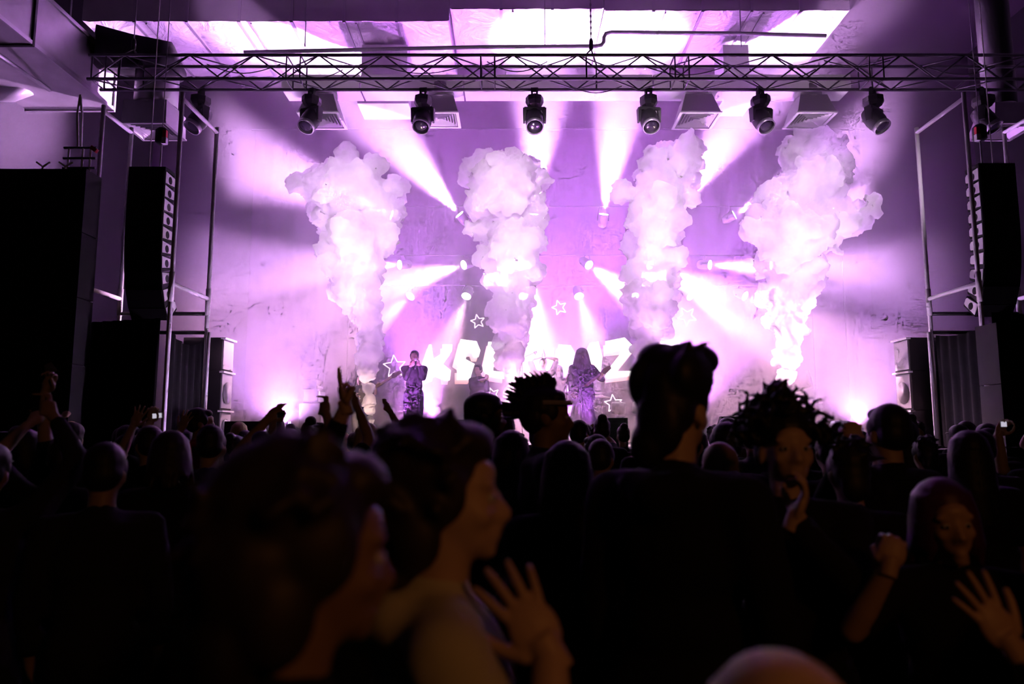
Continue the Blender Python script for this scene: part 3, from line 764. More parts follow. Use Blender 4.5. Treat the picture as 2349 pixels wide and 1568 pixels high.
# ------------------------------------------------------------------ guitar amplifier stacks
M_AMP = material('black amp tolex', (0.03, 0.03, 0.033), 0.7, var=0.3)
M_AMPFACE = material('silver amp panel', (0.7, 0.68, 0.72), 0.35, 0.5)
def amp(px, Y, facing, label, extra):
    c = P(px, 900, Y); t = thing('guitar_amp', (c.x, Y, STAGE_Z), label, 'amplifier', 'amplifier stacks')
    x, s = c.x, facing
    cab = MB().bx((x - .2, Y, STAGE_Z), (x + .2, Y + .62, STAGE_Z + .76)).build('speaker_cabinet', M_AMP, t)
    MB().bx((x + s * .2, Y + .05, STAGE_Z + .05), (x + s * .215, Y + .57, STAGE_Z + .71)).build('grille_cloth', M_GRILLE, cab)
    hd = MB().bx((x - .13, Y + .02, STAGE_Z + .765), (x + .13, Y + .58, STAGE_Z + 1.03)).build('amp_head', M_AMP, t)
    MB().bx((x + s * .13, Y + .05, STAGE_Z + .8), (x + s * .14, Y + .55, STAGE_Z + .88)).build('control_panel', M_AMPFACE, hd)
    MB().bx((x + s * .13, Y + .05, STAGE_Z + .92), (x + s * .14, Y + .55, STAGE_Z + 1.0)).build('control_panel', M_AMPFACE, hd)
    if extra == 'rack':
        r = MB().bx((x - .16, Y + .05, STAGE_Z + 1.035), (x + .1, Y + .5, STAGE_Z + 1.2)).build('tuner_rack', M_AMP, t)
        MB().bx((x + .1, Y + .08, STAGE_Z + 1.06), (x + .11, Y + .47, STAGE_Z + 1.1)).build('control_panel', M_AMPFACE, r)
    else:
        MB().path([(x - .1, Y + .2, STAGE_Z + 1.04), (x + .1, Y + .2, STAGE_Z + 1.05), (x + .06, Y + .2, STAGE_Z + 1.2), (x + .02, Y + .2, STAGE_Z + 1.4)], .06, n=8, taper=[.5, 1, 1.1, .5]).build('gig_bag', M_AMP, t, True)
    return t
amp(712, 13.8, 1, 'guitar amplifier stack with silver panels, behind the raised pointing hand', 'rack')
amp(1862, 13.8, -1, 'guitar amplifier stack beside the widest smoke column', 'bag')
# a case with a monitor on the stage corner
def wedge(px0, px1, pyt, Y, label, s=1):
    a, b = P(px0, pyt, Y), P(px1, pyt, Y); t = thing('floor_monitor', ((a.x + b.x) / 2, Y, STAGE_Z), label, 'loudspeaker', 'floor monitors')
    h = a.z - STAGE_Z; d = .45
    pr = [Vector((a.x, Y, STAGE_Z)), Vector((a.x, Y + d, STAGE_Z)), Vector((a.x, Y + d * .9, STAGE_Z + h * .45)), Vector((a.x, Y + .12, a.z)), Vector((a.x, Y, a.z))]
    MB().prism(pr, (b.x - a.x, 0, 0)).build('cabinet', M_AMP, t)
    MB().hexa([Vector((a.x + .03, Y + d * .88, STAGE_Z + h * .5)), Vector((b.x - .03, Y + d * .88, STAGE_Z + h * .5)), Vector((b.x - .03, Y + d * .9, STAGE_Z + h * .52)), Vector((a.x + .03, Y + d * .9, STAGE_Z + h * .52)),
               Vector((a.x + .03, Y + .15, a.z - .03)), Vector((b.x - .03, Y + .15, a.z - .03)), Vector((b.x - .03, Y + .17, a.z - .01)), Vector((a.x + .03, Y + .17, a.z - .01))]).build('grille', M_GRILLE, t)
    return t
wedge(515, 596, 966, 9.95, 'big black monitor cabinet on the stage corner by the left side fill')
wedge(1655, 1720, 955, 11.0, 'floor monitor right of the tall quiff, partly behind the crowd')
wedge(1045, 1095, 962, 10.6, 'floor monitor behind the cap wearing fan')
wedge(1395, 1440, 958, 11.0, 'floor monitor at the feet of the long haired guitarist')
wedge(1915, 1950, 965, 10.2, 'small floor monitor beside the raised fist')
# water bottles on a case
M_CASE = material('flight case', (0.05, 0.05, 0.055), 0.5)
M_BOTTLE = material('clear water bottle', (0.9, 0.88, 0.93), 0.15, var=0.03, spec=0.6)
cz = P(640, 1000, 10.2).z
a, b = P(618, 1000, 10.2), P(700, 1000, 10.2)
cs = thing('flight_case', ((a.x + b.x) / 2, 10.2, STAGE_Z), 'low flight case on the stage corner carrying water bottles', 'case')
MB().bx((a.x, 10.1, STAGE_Z), (b.x, 10.45, max(cz, STAGE_Z + .08))).build('body', M_CASE, cs)
for zz in (STAGE_Z, max(cz, STAGE_Z + .08) - .012):
    MB().bx((a.x - .006, 10.09, zz), (b.x + .006, 10.46, zz + .014)).build('edge_trim', M_AMPFACE, cs)
bz = max(cz, STAGE_Z + .08) + .003
for i, px in enumerate((627, 633, 639, 645, 651, 657, 664)):
    x = P(px, 1000, 10.25).x
    t = thing('water_bottle', (x, 10.25, bz), 'clear water bottle on the flight case, %s from the left' % ORDINAL[i], 'bottle', 'water bottles on the flight case')
    MB().lathe([(.026, 0), (.03, .01), (.03, .11), (.022, .15), (.011, .17), (.011, .185)], (x, 10.25 + .07 * (i % 2), bz), n=10).build('bottle_body', M_BOTTLE, t, True)
    MB().lathe([(.013, .186), (.013, .2)], (x, 10.25 + .07 * (i % 2), bz), n=8).build('cap', M_PLATE, t)
# ------------------------------------------------------------------ people: one continuous skin each, clothes and hair as children
def skin_mat(name, c): return material(name, c, 0.5, var=0.08, scale=9)
SKIN = [skin_mat('fair skin', (0.62, 0.42, 0.33)), skin_mat('tan skin', (0.5, 0.32, 0.23)), skin_mat('brown shade-toned skin', (0.3, 0.18, 0.12))]  # the brown tone also puts shade into faces that stay dark
HAIR = {'black': material('black hair', (0.012, 0.01, 0.011), 0.55, var=0.4, scale=30), 'brown': material('dark brown hair', (0.03, 0.02, 0.014), 0.55, var=0.4, scale=30),
        'fair': material('fair hair', (0.7, 0.52, 0.27), 0.5, var=0.25, scale=30), 'grey': material('grey hair', (0.25, 0.24, 0.26), 0.55, var=0.25, scale=30),
        'violet': material('dyed hair', (0.07, 0.012, 0.06), 0.5, var=0.3, scale=30)}
CLOTH = {'black': material('black cotton', (0.012, 0.012, 0.013), 0.9, var=0.3, spec=0.2), 'charcoal': material('charcoal cotton', (0.03, 0.03, 0.034), 0.9, var=0.3, spec=0.2),
         'white': material('off white cotton', (0.62, 0.58, 0.45), 0.9, var=0.08, spec=0.2), 'red': material('red cotton', (0.5, 0.02, 0.06), 0.85, var=0.2, spec=0.2),
         'grey': material('grey cotton', (0.16, 0.15, 0.17), 0.9, var=0.2, spec=0.2), 'navy': material('navy cotton', (0.015, 0.016, 0.03), 0.9, var=0.3, spec=0.2),
         'denim': material('dark denim', (0.02, 0.024, 0.04), 0.9, var=0.3, spec=0.2)}
M_EYE = material('eye', (0.6, 0.58, 0.55), 0.2, var=0.02); M_PUPIL = material('pupil', (0.01, 0.008, 0.006), 0.15)
M_PHONE = material('phone shell', (0.02, 0.02, 0.024), 0.3); M_SCREEN = material('phone screen', (0.2, 0.2, 0.24), 0.2, emit=(.75, .7, .85), strength=.25)

def limb(mb, pts, rs, n=12):
    for i in range(len(pts) - 1): mb.tube(pts[i], pts[i + 1], rs[i], rs[i + 1], n)
    for p, r in zip(pts, rs): mb.ellipsoid(p, (r, r, r), n, 8)
def two_bone(sh, tgt, l1, l2, pole):
    d = tgt - sh; L = min(d.length, (l1 + l2) * .995); d = d.normalized(); tgt = sh + d * L
    a = (l1 * l1 - l2 * l2 + L * L) / (2 * L); h = math.sqrt(max(0, l1 * l1 - a * a))
    p = pole - d * pole.dot(d)
    p = p.normalized() if p.length > 1e-4 else frame_for(d)[0]
    return sh + d * a + p * h, tgt
def hand_frame(w, fdir, palm):
    z = Vector(fdir).normalized(); y = Vector(palm); y = (y - z * y.dot(z))
    y = y.normalized() if y.length > 1e-4 else frame_for(z)[1]
    x = y.cross(z)
    return Matrix(((x.x, y.x, z.x, w.x), (x.y, y.y, z.y, w.y), (x.z, y.z, z.z, w.z), (0, 0, 0, 1)))
FING = [(-.031, .082, .066), (-.011, .088, .075), (.010, .086, .071), (.029, .078, .056)]      # x, base height, length: little finger last
CURL = {'open': [.1, .08, .1, .14], 'spread': [.05, .05, .08, .1], 'fist': [1.45, 1.5, 1.5, 1.45], 'point': [.04, 1.35, 1.45, 1.5],
        'hold': [.75, .8, .85, .9], 'peace': [.05, .06, 1.4, 1.45], 'relaxed': [.4, .45, .5, .55], 'ring': [.85, .75, .6, .5], 'two': [.05, .1, 1.35, 1.4]}
def hand(mb, w, fdir, palm, side, kind, n=8, s=1.0):
    """wrist at w, fingers along fdir, palm faces palm; side +1 right, -1 left; the thumb leaves the palm's side"""
    M = hand_frame(w, fdir, palm); cu = CURL[kind]
    def T(x, y, z): return M @ Vector((x * side * s, y * s, z * s))
    def ball(p, r): mb.ellipsoid(p, (r * s, r * s, r * s), n, max(5, n - 2))
    q = M.to_3x3()
    mb.ellipsoid(T(-.001, .0, .045), (.042 * s, .016 * s, .052 * s), 12, 9, q)
    mb.ellipsoid(T(-.026, .008, .03), (.019 * s, .015 * s, .03 * s), 10, 7, q)
    mb.tube(T(0, 0, -.03), T(0, 0, .03), .026 * s, .027 * s, 12)
    for f, (x, z0, L) in enumerate(FING):
        spread = (x * 3.0 if kind in ('spread', 'open') else x * .9)
        pos = Vector((x, 0, z0)); ang = 0.0; r = .0088 - .0006 * (f == 3)
        pts = [T(*pos)]
        for seg, fr in enumerate((.45, .31, .24)):
            ang += cu[f] * (.85, 1.05, .75)[seg]
            dl = L * fr
            pos = pos + Vector((spread * dl / .3, math.sin(ang) * dl, math.cos(ang) * dl)); pts.append(T(*pos))
        rr = [r, r * .95, r * .88, r * .74]
        for i in range(3): mb.tube(pts[i], pts[i + 1], rr[i] * s, rr[i + 1] * s, n)
        for p, r_ in zip(pts, rr): ball(p, r_)
    if kind in ('fist', 'point', 'peace', 'two'): th = [(-.034, .008, .02), (-.046, .026, .045), (-.03, .043, .062), (-.008, .046, .07)]
    elif kind in ('hold', 'ring'): th = [(-.034, .008, .02), (-.052, .03, .04), (-.05, .05, .062), (-.038, .06, .085)]
    else: th = [(-.034, .006, .018), (-.058, .014, .042), (-.072, .018, .066), (-.08, .02, .088)]
    rr = [.014, .0115, .0105, .0085]; pts = [T(*p) for p in th]
    for i in range(3): mb.tube(pts[i], pts[i + 1], rr[i] * s, rr[i + 1] * s, n)
    for p, r_ in zip(pts, rr): ball(p, r_)
HEAD_C = Vector((0, .012, 1.625)); NECK = Vector((0, -.012, 1.47))
def head_prims(mb, turn, mouth=0.0, n=16):
    """turn: matrix about the neck for nods and turns"""
    def E(c, r, rot=None):
        c = NECK + turn @ (Vector(c) - NECK)
        mb.ellipsoid(c, r, n, 11, turn if rot is None else turn @ rot)
    def T(p): return NECK + turn @ (Vector(p) - NECK)
    E((0, -.012, 1.66), (.076, .096, .09))                    # skull
    E((0, .03, 1.61), (.064, .07, .085))                       # face
    E((0, .045, 1.567), (.05, .052, .045))                     # jaw
    E((0, .078, 1.537 - mouth * .02), (.024, .02, .02))        # chin
    for s in (-1, 1):
        E((s * .038, .062, 1.6), (.025, .028, .022))           # cheek
        E((s * .033, .078, 1.655), (.028, .016, .011))         # brow
        E((s * .077, -.006, 1.612), (.011, .02, .031), Matrix.Rotation(R(-12 * s), 3, 'Z'))   # ear
        E((s * .013, .104, 1.592), (.010, .012, .008))         # nostril wing
    E((0, .07, 1.67), (.045, .03, .03))                        # forehead
    limb(mb, [T((0, .092, 1.642)), T((0, .108, 1.612)), T((0, .119, 1.596))], [.0095, .0115, .0125], 10)
    E((0, .097, 1.568 + mouth * .008), (.024, .011, .007)); E((0, .093, 1.556 - mouth * .016), (.021, .011, .0075))
    limb(mb, [Vector((0, -.015, 1.42)), Vector((0, -.008, 1.5)), T((0, .0, 1.57))], [.062, .054, .056], 14)
SH = {1: Vector((.185, -.01, 1.405)), -1: Vector((-.185, -.01, 1.405))}
DOWN = {1: (Vector((.245, .0, 1.13)), Vector((.235, .07, .89))), -1: (Vector((-.245, .0, 1.13)), Vector((-.235, .07, .89)))}
def arms_of(pose):
    out = {}
    for s in (1, -1):
        a = pose.get(s)
        if a is None: out[s] = (SH[s], DOWN[s][0], DOWN[s][1], (DOWN[s][1] - DOWN[s][0]), Vector((-s, .3, 0)), 'relaxed')
        else:
            wr, fd, pm, kind = Vector(a[0]), a[1], a[2], a[3]
            pole = Vector(a[4]) if len(a) > 4 else Vector((s * .8, -.2, -.7))
            sh = SH[s] + Vector((0, 0, .05 if wr.z > 1.55 else 0))
            el, wr = two_bone(sh, wr, .285, .255, pole)
            out[s] = (sh, el, wr, Vector(fd) if fd is not None else (wr - el), Vector(pm), kind)
    return out
def torso_prims(mb, g=0.0, broad=1.0):
    mb.ellipsoid((0, 0, 1.29), (.165 * broad + g, .112 + g, .17 + g), 16, 11)
    mb.ellipsoid((0, .005, 1.1), (.145 * broad + g, .105 + g, .17 + g), 16, 11)
    mb.ellipsoid((0, -.005, .95), (.165 * broad + g, .12 + g, .12 + g), 16, 11)
    mb.ellipsoid((0, -.02, 1.4), (.15 * broad + g, .085 + g, .06 + g), 16, 9)
def make_body(pose, turn=(0, 0, 0), voxel=.016, mouth=0.0, hand_vox=None, broad=1.0, sitting=False):
    """skin of the whole figure as one mesh, 1.75 m tall, looking along +y"""
    tm = Matrix.Rotation(turn[2], 3, 'Z') @ Matrix.Rotation(turn[0], 3, 'X') @ Matrix.Rotation(turn[1], 3, 'Y')
    mb = MB(); head_prims(mb, tm, mouth); torso_prims(mb, 0, broad)
    ar = arms_of(pose)
    for s in (1, -1):
        sh, el, wr, fd, pm, kind = ar[s]
        limb(mb, [Vector((s * .1, -.01, 1.41)), sh, sh.lerp(el, .4), el, el.lerp(wr, .35), wr], [.062, .056, .05, .04, .041, .027])
        limb(mb, [Vector((s * .09, 0, .93)), Vector((s * .1, .02, .7)), Vector((s * .1, .03, .48)), Vector((s * .1, -.005, .3)), Vector((s * .1, -.01, .08))], [.085, .078, .055, .052, .036])
        limb(mb, [Vector((s * .1, -.03, .045)), Vector((s * .11, .09, .035)), Vector((s * .115, .15, .028))], [.042, .04, .03], 10)
        if hand_vox is None: hand(mb, wr, fd, pm, s, kind)
    me = voxel_union(mb, voxel, 3, .5)
    if hand_vox is not None:
        hb = MB()
        for s in (1, -1):
            sh, el, wr, fd, pm, kind = ar[s]; hand(hb, wr, fd, pm, s, kind, 10)
        hm = voxel_union(hb, hand_vox, 2, .5)
        bm = bmesh.new(); bm.from_mesh(me); bm.from_mesh(hm); bm.to_mesh(me); bm.free(); bpy.data.meshes.remove(hm)
    me.polygons.foreach_set('use_smooth', [True] * len(me.polygons))
    return me, ar, tm
def make_shirt(ar, sleeve=.75, mat='black', voxel=.018, g=.016, broad=1.0, hood=False, long=.82):
    mb = MB(); torso_prims(mb, g, broad)
    mb.tube((0, -.005, .95), (0, -.005, long), .16 * broad + g, .165 * broad + g, 16)
    mb.v = [(x, y if z > .83 or abs(x) < .01 else y * .74, z) for x, y, z in mb.v]
    limb(mb, [Vector((0, -.018, 1.4)), Vector((0, -.014, 1.462))], [.085, .068], 14)
    for s in (1, -1):
        sh, el, wr = ar[s][:3]
        limb(mb, [Vector((s * .1, -.01, 1.41)), sh], [.072, .07])
        if sleeve <= 1: limb(mb, [sh, sh.lerp(el, sleeve)], [.07, .062])
        else: limb(mb, [sh, el, el.lerp(wr, sleeve - 1)], [.07, .054, .043])
    if hood: limb(mb, [Vector((-.07, -.09, 1.44)), Vector((0, -.125, 1.42)), Vector((.07, -.09, 1.44))], [.045, .055, .045])
    me = voxel_union(mb, voxel, 2, .5)
    co = np.empty(len(me.vertices) * 3, 'f'); me.vertices.foreach_get('co', co); co = co.reshape(-1, 3)
    for i in range(len(co)):                                   # folds
        p = Vector(co[i]); f = mnoise.noise(Vector((p.x * 9, p.y * 9, p.z * 16))) * .006
        co[i] += np.array(Vector((p.x, p.y, 0)).normalized() * f)
    me.vertices.foreach_set('co', co.ravel()); me.update()
    me.materials.clear(); me.materials.append(CLOTH[mat]); me.polygons.foreach_set('use_smooth', [True] * len(me.polygons))
    return me
def make_trousers(mat='denim'):
    mb = MB(); mb.ellipsoid((0, -.005, .93), (.185, .14, .13), 16, 10)
    for s in (1, -1):
        limb(mb, [Vector((s * .09, 0, .93)), Vector((s * .1, .02, .7)), Vector((s * .1, .03, .48)), Vector((s * .1, 0, .3)), Vector((s * .1, -.01, .1))], [.1, .095, .075, .07, .062])
    me = voxel_union(mb, .025, 2, .5); me.materials.clear(); me.materials.append(CLOTH[mat]); me.polygons.foreach_set('use_smooth', [True] * len(me.polygons))
    return me
def make_shoes():
    mb = MB()
    for s in (1, -1): limb(mb, [Vector((s * .1, -.035, .05)), Vector((s * .11, .09, .042)), Vector((s * .115, .165, .036))], [.052, .05, .04], 10)
    me = voxel_union(mb, .012, 2, .5); me.materials.clear(); me.materials.append(CLOTH['black']); return me
def make_hair(kind, tm=None, mat='black', seed=0):
    tm = tm or Matrix.Identity(3); rg = random.Random(seed); mb = MB()
    def T(p): return NECK + tm @ (Vector(p) - NECK)
    def E(c, r, n=14): mb.ellipsoid(T(c), r, n, 9, tm)
    vox = .009
    if kind in ('short', 'quiff', 'mohawk', 'cap', 'tousled'):
        E((0, -.024, 1.677), (.083, .096, .088)); E((0, -.05, 1.63), (.078, .068, .075)); E((0, .045, 1.715), (.06, .045, .034))
        for s in (-1, 1): E((s * .068, .012, 1.655), (.016, .036, .045))
    if kind == 'quiff':
        E((0, .02, 1.752), (.082, .1, .05)); E((.035, .075, 1.762), (.055, .06, .045)); E((-.04, .0, 1.765), (.06, .07, .045)); E((-.062, -.03, 1.7), (.04, .08, .07)); E((.06, -.02, 1.715), (.045, .09, .07))
        E((0, -.085, 1.6), (.066, .045, .09)); E((-.03, -.1, 1.54), (.045, .035, .06))
        for k in range(16):
            a = rg.uniform(-2.6, 2.6); p = Vector((.07 * math.sin(a), .02 + .08 * math.cos(a), 1.765))
            mb.path([T(p), T(p + Vector((rg.uniform(-.03, .03), rg.uniform(-.02, .03), .03))), T(p + Vector((rg.uniform(-.05, .05), rg.uniform(-.02, .05), rg.uniform(.02, .045))))], .013, 6, [1, .8, .3])
    if kind == 'tousled':
        for k in range(40):
            a, e = rg.uniform(0, 6.28), rg.uniform(.15, 1.4)
            d = Vector((math.cos(a) * math.cos(e), math.sin(a) * math.cos(e), math.sin(e))); p = Vector((0, -.018, 1.675)) + Vector((d.x * .082, d.y * .095, d.z * .085))
            mb.path([T(p), T(p + d * .02 + Vector((.02, .01, 0))), T(p + d * .03 + Vector((rg.uniform(-.02, .05), rg.uniform(-.03, .03), rg.uniform(-.012, .012))))], .015, 6, [1, .8, .35])
        E((0, -.09, 1.58), (.06, .035, .07))
    if kind == 'shaggy':
        E((0, -.03, 1.685), (.093, .108, .096)); E((0, -.065, 1.62), (.09, .08, .1)); E((0, .05, 1.725), (.066, .05, .04)); E((0, -.085, 1.53), (.07, .05, .075))
        for s in (-1, 1): E((s * .074, -.005, 1.645), (.024, .05, .06)); E((s * .07, -.045, 1.57), (.026, .045, .06))
        for k in range(70):
            a, e = rg.uniform(0, 6.28), rg.uniform(-.5, 1.4)
            d = Vector((math.cos(a) * math.cos(e), math.sin(a) * math.cos(e), math.sin(e)))
            if d.y > .3 and e < .6: continue
            p = Vector((0, -.025, 1.675)) + Vector((d.x * .09, d.y * .104, d.z * .092))
            mb.path([T(p), T(p + d * .018 + Vector((.01, .008, -.01))), T(p + d * .024 + Vector((rg.uniform(-.03, .04), rg.uniform(-.03, .03), rg.uniform(-.05, .02))))], .015, 6, [1, .8, .3])
    if kind == 'mane':
        E((0, -.01, 1.69), (.115, .125, .1)); E((0, -.06, 1.6), (.13, .09, .13)); E((0, .02, 1.63), (.105, .085, .1))
        for k in range(44):
            a = -3.1 + 6.2 * k / 43; x, y = .11 * math.sin(a), -.02 - .1 * math.cos(a)
            mb.path([T((x * .7, y * .7, 1.74)), T((x, y, 1.64)), T((x * 1.3, y * 1.15, 1.5)), (x * 1.6 + rg.uniform(-.03, .03), y * 1.3, 1.28 + rg.uniform(-.06, .06))], .026, 6, [1, 1.05, 1, .5])
    if kind == 'mohawk':
        for k in range(26):
            a = .75 + k / 25 * 2.35                               # from the crown down to the nape
            d = Vector((0, math.cos(a + .35), math.sin(a + .35))); p = Vector((0, -.018, 1.665)) + Vector((0, d.y * .095, d.z * .092))
            L = rg.uniform(.06, .085); j = rg.uniform(-.025, .025)
            mb.path([T(p), T(p + d * L * .55 + Vector((j, 0, 0))), T(p + d * L + Vector((j * 2, -.02 - rg.uniform(0, .02), .01)))], .013, 6, [1, .7, .18])
        vox = .006
    if kind == 'cap':
        E((0, -.012, 1.69), (.09, .108, .075))
        mb.box(T((0, .115, 1.685)), (.13, .09, .014), tm)
    if kind in ('long', 'bob'):
        E((0, -.022, 1.68), (.092, .105, .092)); E((0, -.06, 1.61), (.09, .065, .1))
        lo = 1.3 if kind == 'long' else 1.5
        for k in range(26):
            a = -2.4 + 4.8 * k / 25; x, y = .088 * math.sin(a), -.02 - .085 * math.cos(a)
            mb.path([T((x * .8, y * .8, 1.72)), T((x, y, 1.63)), T((x * 1.1, y * 1.05 - .01, (1.6 + lo) / 2)), (x * 1.15 + rg.uniform(-.02, .02), y * 1.05 - .02, lo + rg.uniform(-.04, .04))], .021, 6, [1, 1.05, 1, .5])
    if kind == 'curly':
        E((0, -.02, 1.69), (.092, .108, .09)); E((0, -.06, 1.63), (.086, .07, .08))
        for k in range(120):
            a, e = rg.uniform(0, 6.28), rg.uniform(-.15, 1.5)
            d = Vector((math.cos(a) * math.cos(e), math.sin(a) * math.cos(e), math.sin(e)))
            if d.y > .55 and e < .55: continue
            p = Vector((0, -.02, 1.685)) + Vector((d.x * .095, d.y * .11, d.z * .09)); x, y, _ = frame_for(d)
            r = rg.uniform(.014, .024); h = rg.uniform(.045, .1); ph = rg.uniform(0, 6.28)
            mb.path([T(p + d * (h * i / 9) + x * (r * math.cos(ph + i * .9)) + y * (r * math.sin(ph + i * .9))) for i in range(10)], .0085, 6, [1.2, 1.2, 1.1, 1.1, 1, 1, .9, .8, .7, .4])
        vox = .0065
    if kind == 'bun':
        E((0, -.024, 1.677), (.083, .098, .088)); E((0, -.05, 1.63), (.078, .068, .075)); E((0, -.09, 1.745), (.05, .05, .045)); E((0, .045, 1.715), (.058, .045, .032))
    if kind == 'bald':
        E((0, -.07, 1.6), (.07, .04, .04))
    me = voxel_union(mb, vox, 1, .4); me.materials.clear(); me.materials.append(HAIR.get(mat) or CLOTH[mat]); me.polygons.foreach_set('use_smooth', [True] * len(me.polygons))
    return me
def child(me, name, par, label=None):
    o = bpy.data.objects.new(name, me); COL.objects.link(o); o.parent = par
    if label: o['label'] = label
    return o
def eyes(par, tm):
    for s in (-1, 1):
        c = NECK + tm @ (Vector((s * .031, .085, 1.628)) - NECK)
        e = MB().ellipsoid(c, (.0125, .011, .0095), 10, 7).mesh('eye', M_EYE, True); eo = child(e, 'eye', par)
        child(MB().ellipsoid(c + tm @ Vector((0, .009, 0)), (.006, .004, .006), 8, 6).mesh('pupil', M_PUPIL, True), 'pupil', eo)
TROUSERS = make_trousers(); SHOES = make_shoes()
def put(o, loc, yaw, H):
    o.location = loc; o.rotation_euler = (0, 0, yaw); o.scale = (H / 1.75,) * 3
def hero(label, x, y, H, yaw, pose, hair, hair_mat='black', shirt='black', sleeve=.75, skin=0, turn=(0, 0, 0), mouth=0.0, z=0.0, group='people in the crowd', hand_vox=.006,
         voxel=.012, face=True, broad=1.0, hood=False, seed=0, cat='person', long=.82):
    me, ar, tm = make_body(pose, turn, voxel, mouth, hand_vox, broad)
    me.materials.clear(); me.materials.append(SKIN[skin])
    o = bpy.data.objects.new('person', me); COL.objects.link(o)
    put(o, (x, y, z), yaw, H); tag(o, label, cat, group)
    child(make_shirt(ar, sleeve, shirt, broad=broad, hood=hood, long=long), 'shirt', o); child(TROUSERS, 'trousers', o); child(SHOES, 'shoes', o)
    if hair: child(make_hair(hair, tm, hair_mat, seed), 'cap' if hair == 'cap' else 'hair', o)
    if face: eyes(o, tm)
    return o
def to_local(wp, x, y, H, yaw, z=0.0):
    v = (Vector(wp) - Vector((x, y, z))) / (H / 1.75)
    return Matrix.Rotation(-yaw, 3, 'Z') @ v
# ------------------------------------------------------------------ the fans that stand out, each where the photograph puts them
def spot_of(px, py, Y):                        # where somebody stands whose head is at that pixel
    return P(px, py, Y).x
def arm(x, y, H, yaw, wrist, tip, palm, kind, pole=(0, 0, -1), z=0.0):
    q = Matrix.Rotation(-yaw, 3, 'Z')
    return (to_local(wrist, x, y, H, yaw, z), q @ (Vector(tip) - Vector(wrist)), q @ Vector(palm), kind, q @ Vector(pole))
def fan(label, px, Y, top_py, yaw_deg, hair, arms=(), hair_h=.03, **kw):
    """top_py: pixel row of the crown of the head; the height follows from the depth"""
    top = P(px, top_py, Y); x = top.x; H = top.z - hair_h; yaw = R(yaw_deg); pose = {}
    for (s, w, t, palm, kind, *pole) in arms:
        pose[s] = arm(x, Y, H, yaw, w, t, palm, kind, *(pole or [(0, 0, -1)]))
    o = hero(label, x, Y, H, yaw, pose, hair, **kw)
    return o, x, H

# the young man in profile, lit warm from behind the camera
fan('young man in profile with thick dark hair and a cream shirt, hand before his chest', 1022, 1.27, 962, -80, 'shaggy',
    [(1, P(1262, 1500, 1.14), P(1195, 1385, 1.16), (-.3, .9, .1), 'open', (.3, -.5, -1))], shirt='white', sleeve=1.6, hood=True, voxel=.009, hand_vox=.004, seed=5, hair_h=.02, turn=(R(2), 0, R(-4)), hair_mat='brown')
# the dark head closest on the left
fan('out of focus man in profile with ruffled hair, closest on the left', 690, .88, 1012, -58, 'shaggy', shirt='black', voxel=.01, seed=11, hair_h=.02, skin=2, turn=(R(-4), 0, 0), hair_mat='brown')
# the tall quiff
fan('tall man seen from behind with a high swept quiff, cheek turned to the stage', 1545, 2.0, 835, -38, 'quiff', shirt='black', sleeve=1.8, voxel=.01, seed=2, hair_h=.0, hood=True)
# the curly haired man with his hand at his mouth
fan('curly haired man facing the camera, curled hand at his mouth, dark printed shirt', 1800, 2.3, 925, 172, 'curly',
    [(-1, P(1822, 1195, 2.05), P(1858, 1105, 2.04), (-.9, .3, 0), 'ring', (.9, .1, -1))], shirt='black', sleeve=1.9, voxel=.009, hand_vox=.004, seed=4, hair_h=.03, turn=(R(6), 0, R(6)), skin=0)
# mohawk
mo, mx, mh = fan('fan with a spiky mohawk and a visor band, in profile', 1252, 3.4, 893, -86, 'mohawk', shirt='charcoal', sleeve=1.7, seed=9, hair_h=.0, voxel=.011, skin=2)
# cap
fan('fan in a dark cap and unzipped jacket, in profile', 1112, 4.3, 905, -78, 'cap', hair_mat='black', shirt='charcoal', sleeve=1.8, hair_h=.0, skin=2)
fan('small fan with a chin length bob, beside the cap', 1150, 5.6, 935, -20, 'bob', hair_h=.01, face=False, hair_mat='brown', shirt='grey')
# raised pointing hand
fan('fan raising one arm with two fingers pointing up, black against the stage', 812, 2.75, 1040, -5, 'short',
    [(-1, P(799, 914, 2.6), P(774, 815, 2.62), (.9, .3, 0), 'two', (-.4, .3, -1))], hand_vox=.004, shirt='black', sleeve=1.7, hair_h=.0, voxel=.012)
# raised fist beside a round head
fan('fan holding a raised fist beside the head, seen from behind', 2032, 3.3, 922, 8, 'short',
    [(-1, P(1950, 1018, 3.05), P(1958, 955, 3.07), (.3, 1, 0), 'fist', (-.7, -.2, -1))], hand_vox=.004, shirt='black', sleeve=1.85, hair_h=.02, voxel=.012)
# the woman at the right, singing
fan('woman with violet tinted hair facing the camera, singing, one hand raised', 2170, 2.15, 1092, 170, 'bob',
    [(1, P(2040, 1300, 1.95), P(2062, 1190, 1.97), (.3, .9, 0), 'fist', (-.8, 0, -1))], hair_mat='violet', shirt='black', mouth=1.0, hand_vox=.004, voxel=.009, hair_h=.02, skin=1, turn=(R(-4), R(5), 0))
# open hand at the lower right corner
fan('fan at the right frame edge stretching an open hand into view', 2600, 1.75, 1040, 12, 'long',
    [(-1, P(2318, 1482, 1.5), P(2225, 1345, 1.52), (-.2, 1, .1), 'spread', (.5, -.3, -1))], shirt='black', hand_vox=.004, hair_h=.02, face=False, skin=1)
# the fair head at the bottom edge
fan('short fair haired person low at the bottom edge, warmly lit crown', 1762, .82, 1475, 20, 'bob', hair_mat='fair', shirt='charcoal', hair_h=.02, face=False)
# between the quiff and the curls
fan('dark head between the quiff and the curls', 1662, 4.0, 968, 0, 'short', hair_h=.01, face=False, shirt='black')
fan('shaved head with a bright rim, below the quiff man\'s cheek', 1648, 3.0, 1012, 5, 'bald', hair_h=.0, face=False, skin=1, shirt='black')
fan('dark head just right of the curls', 1905, 3.9, 985, -15, 'short', hair_h=.01, face=False, shirt='black')
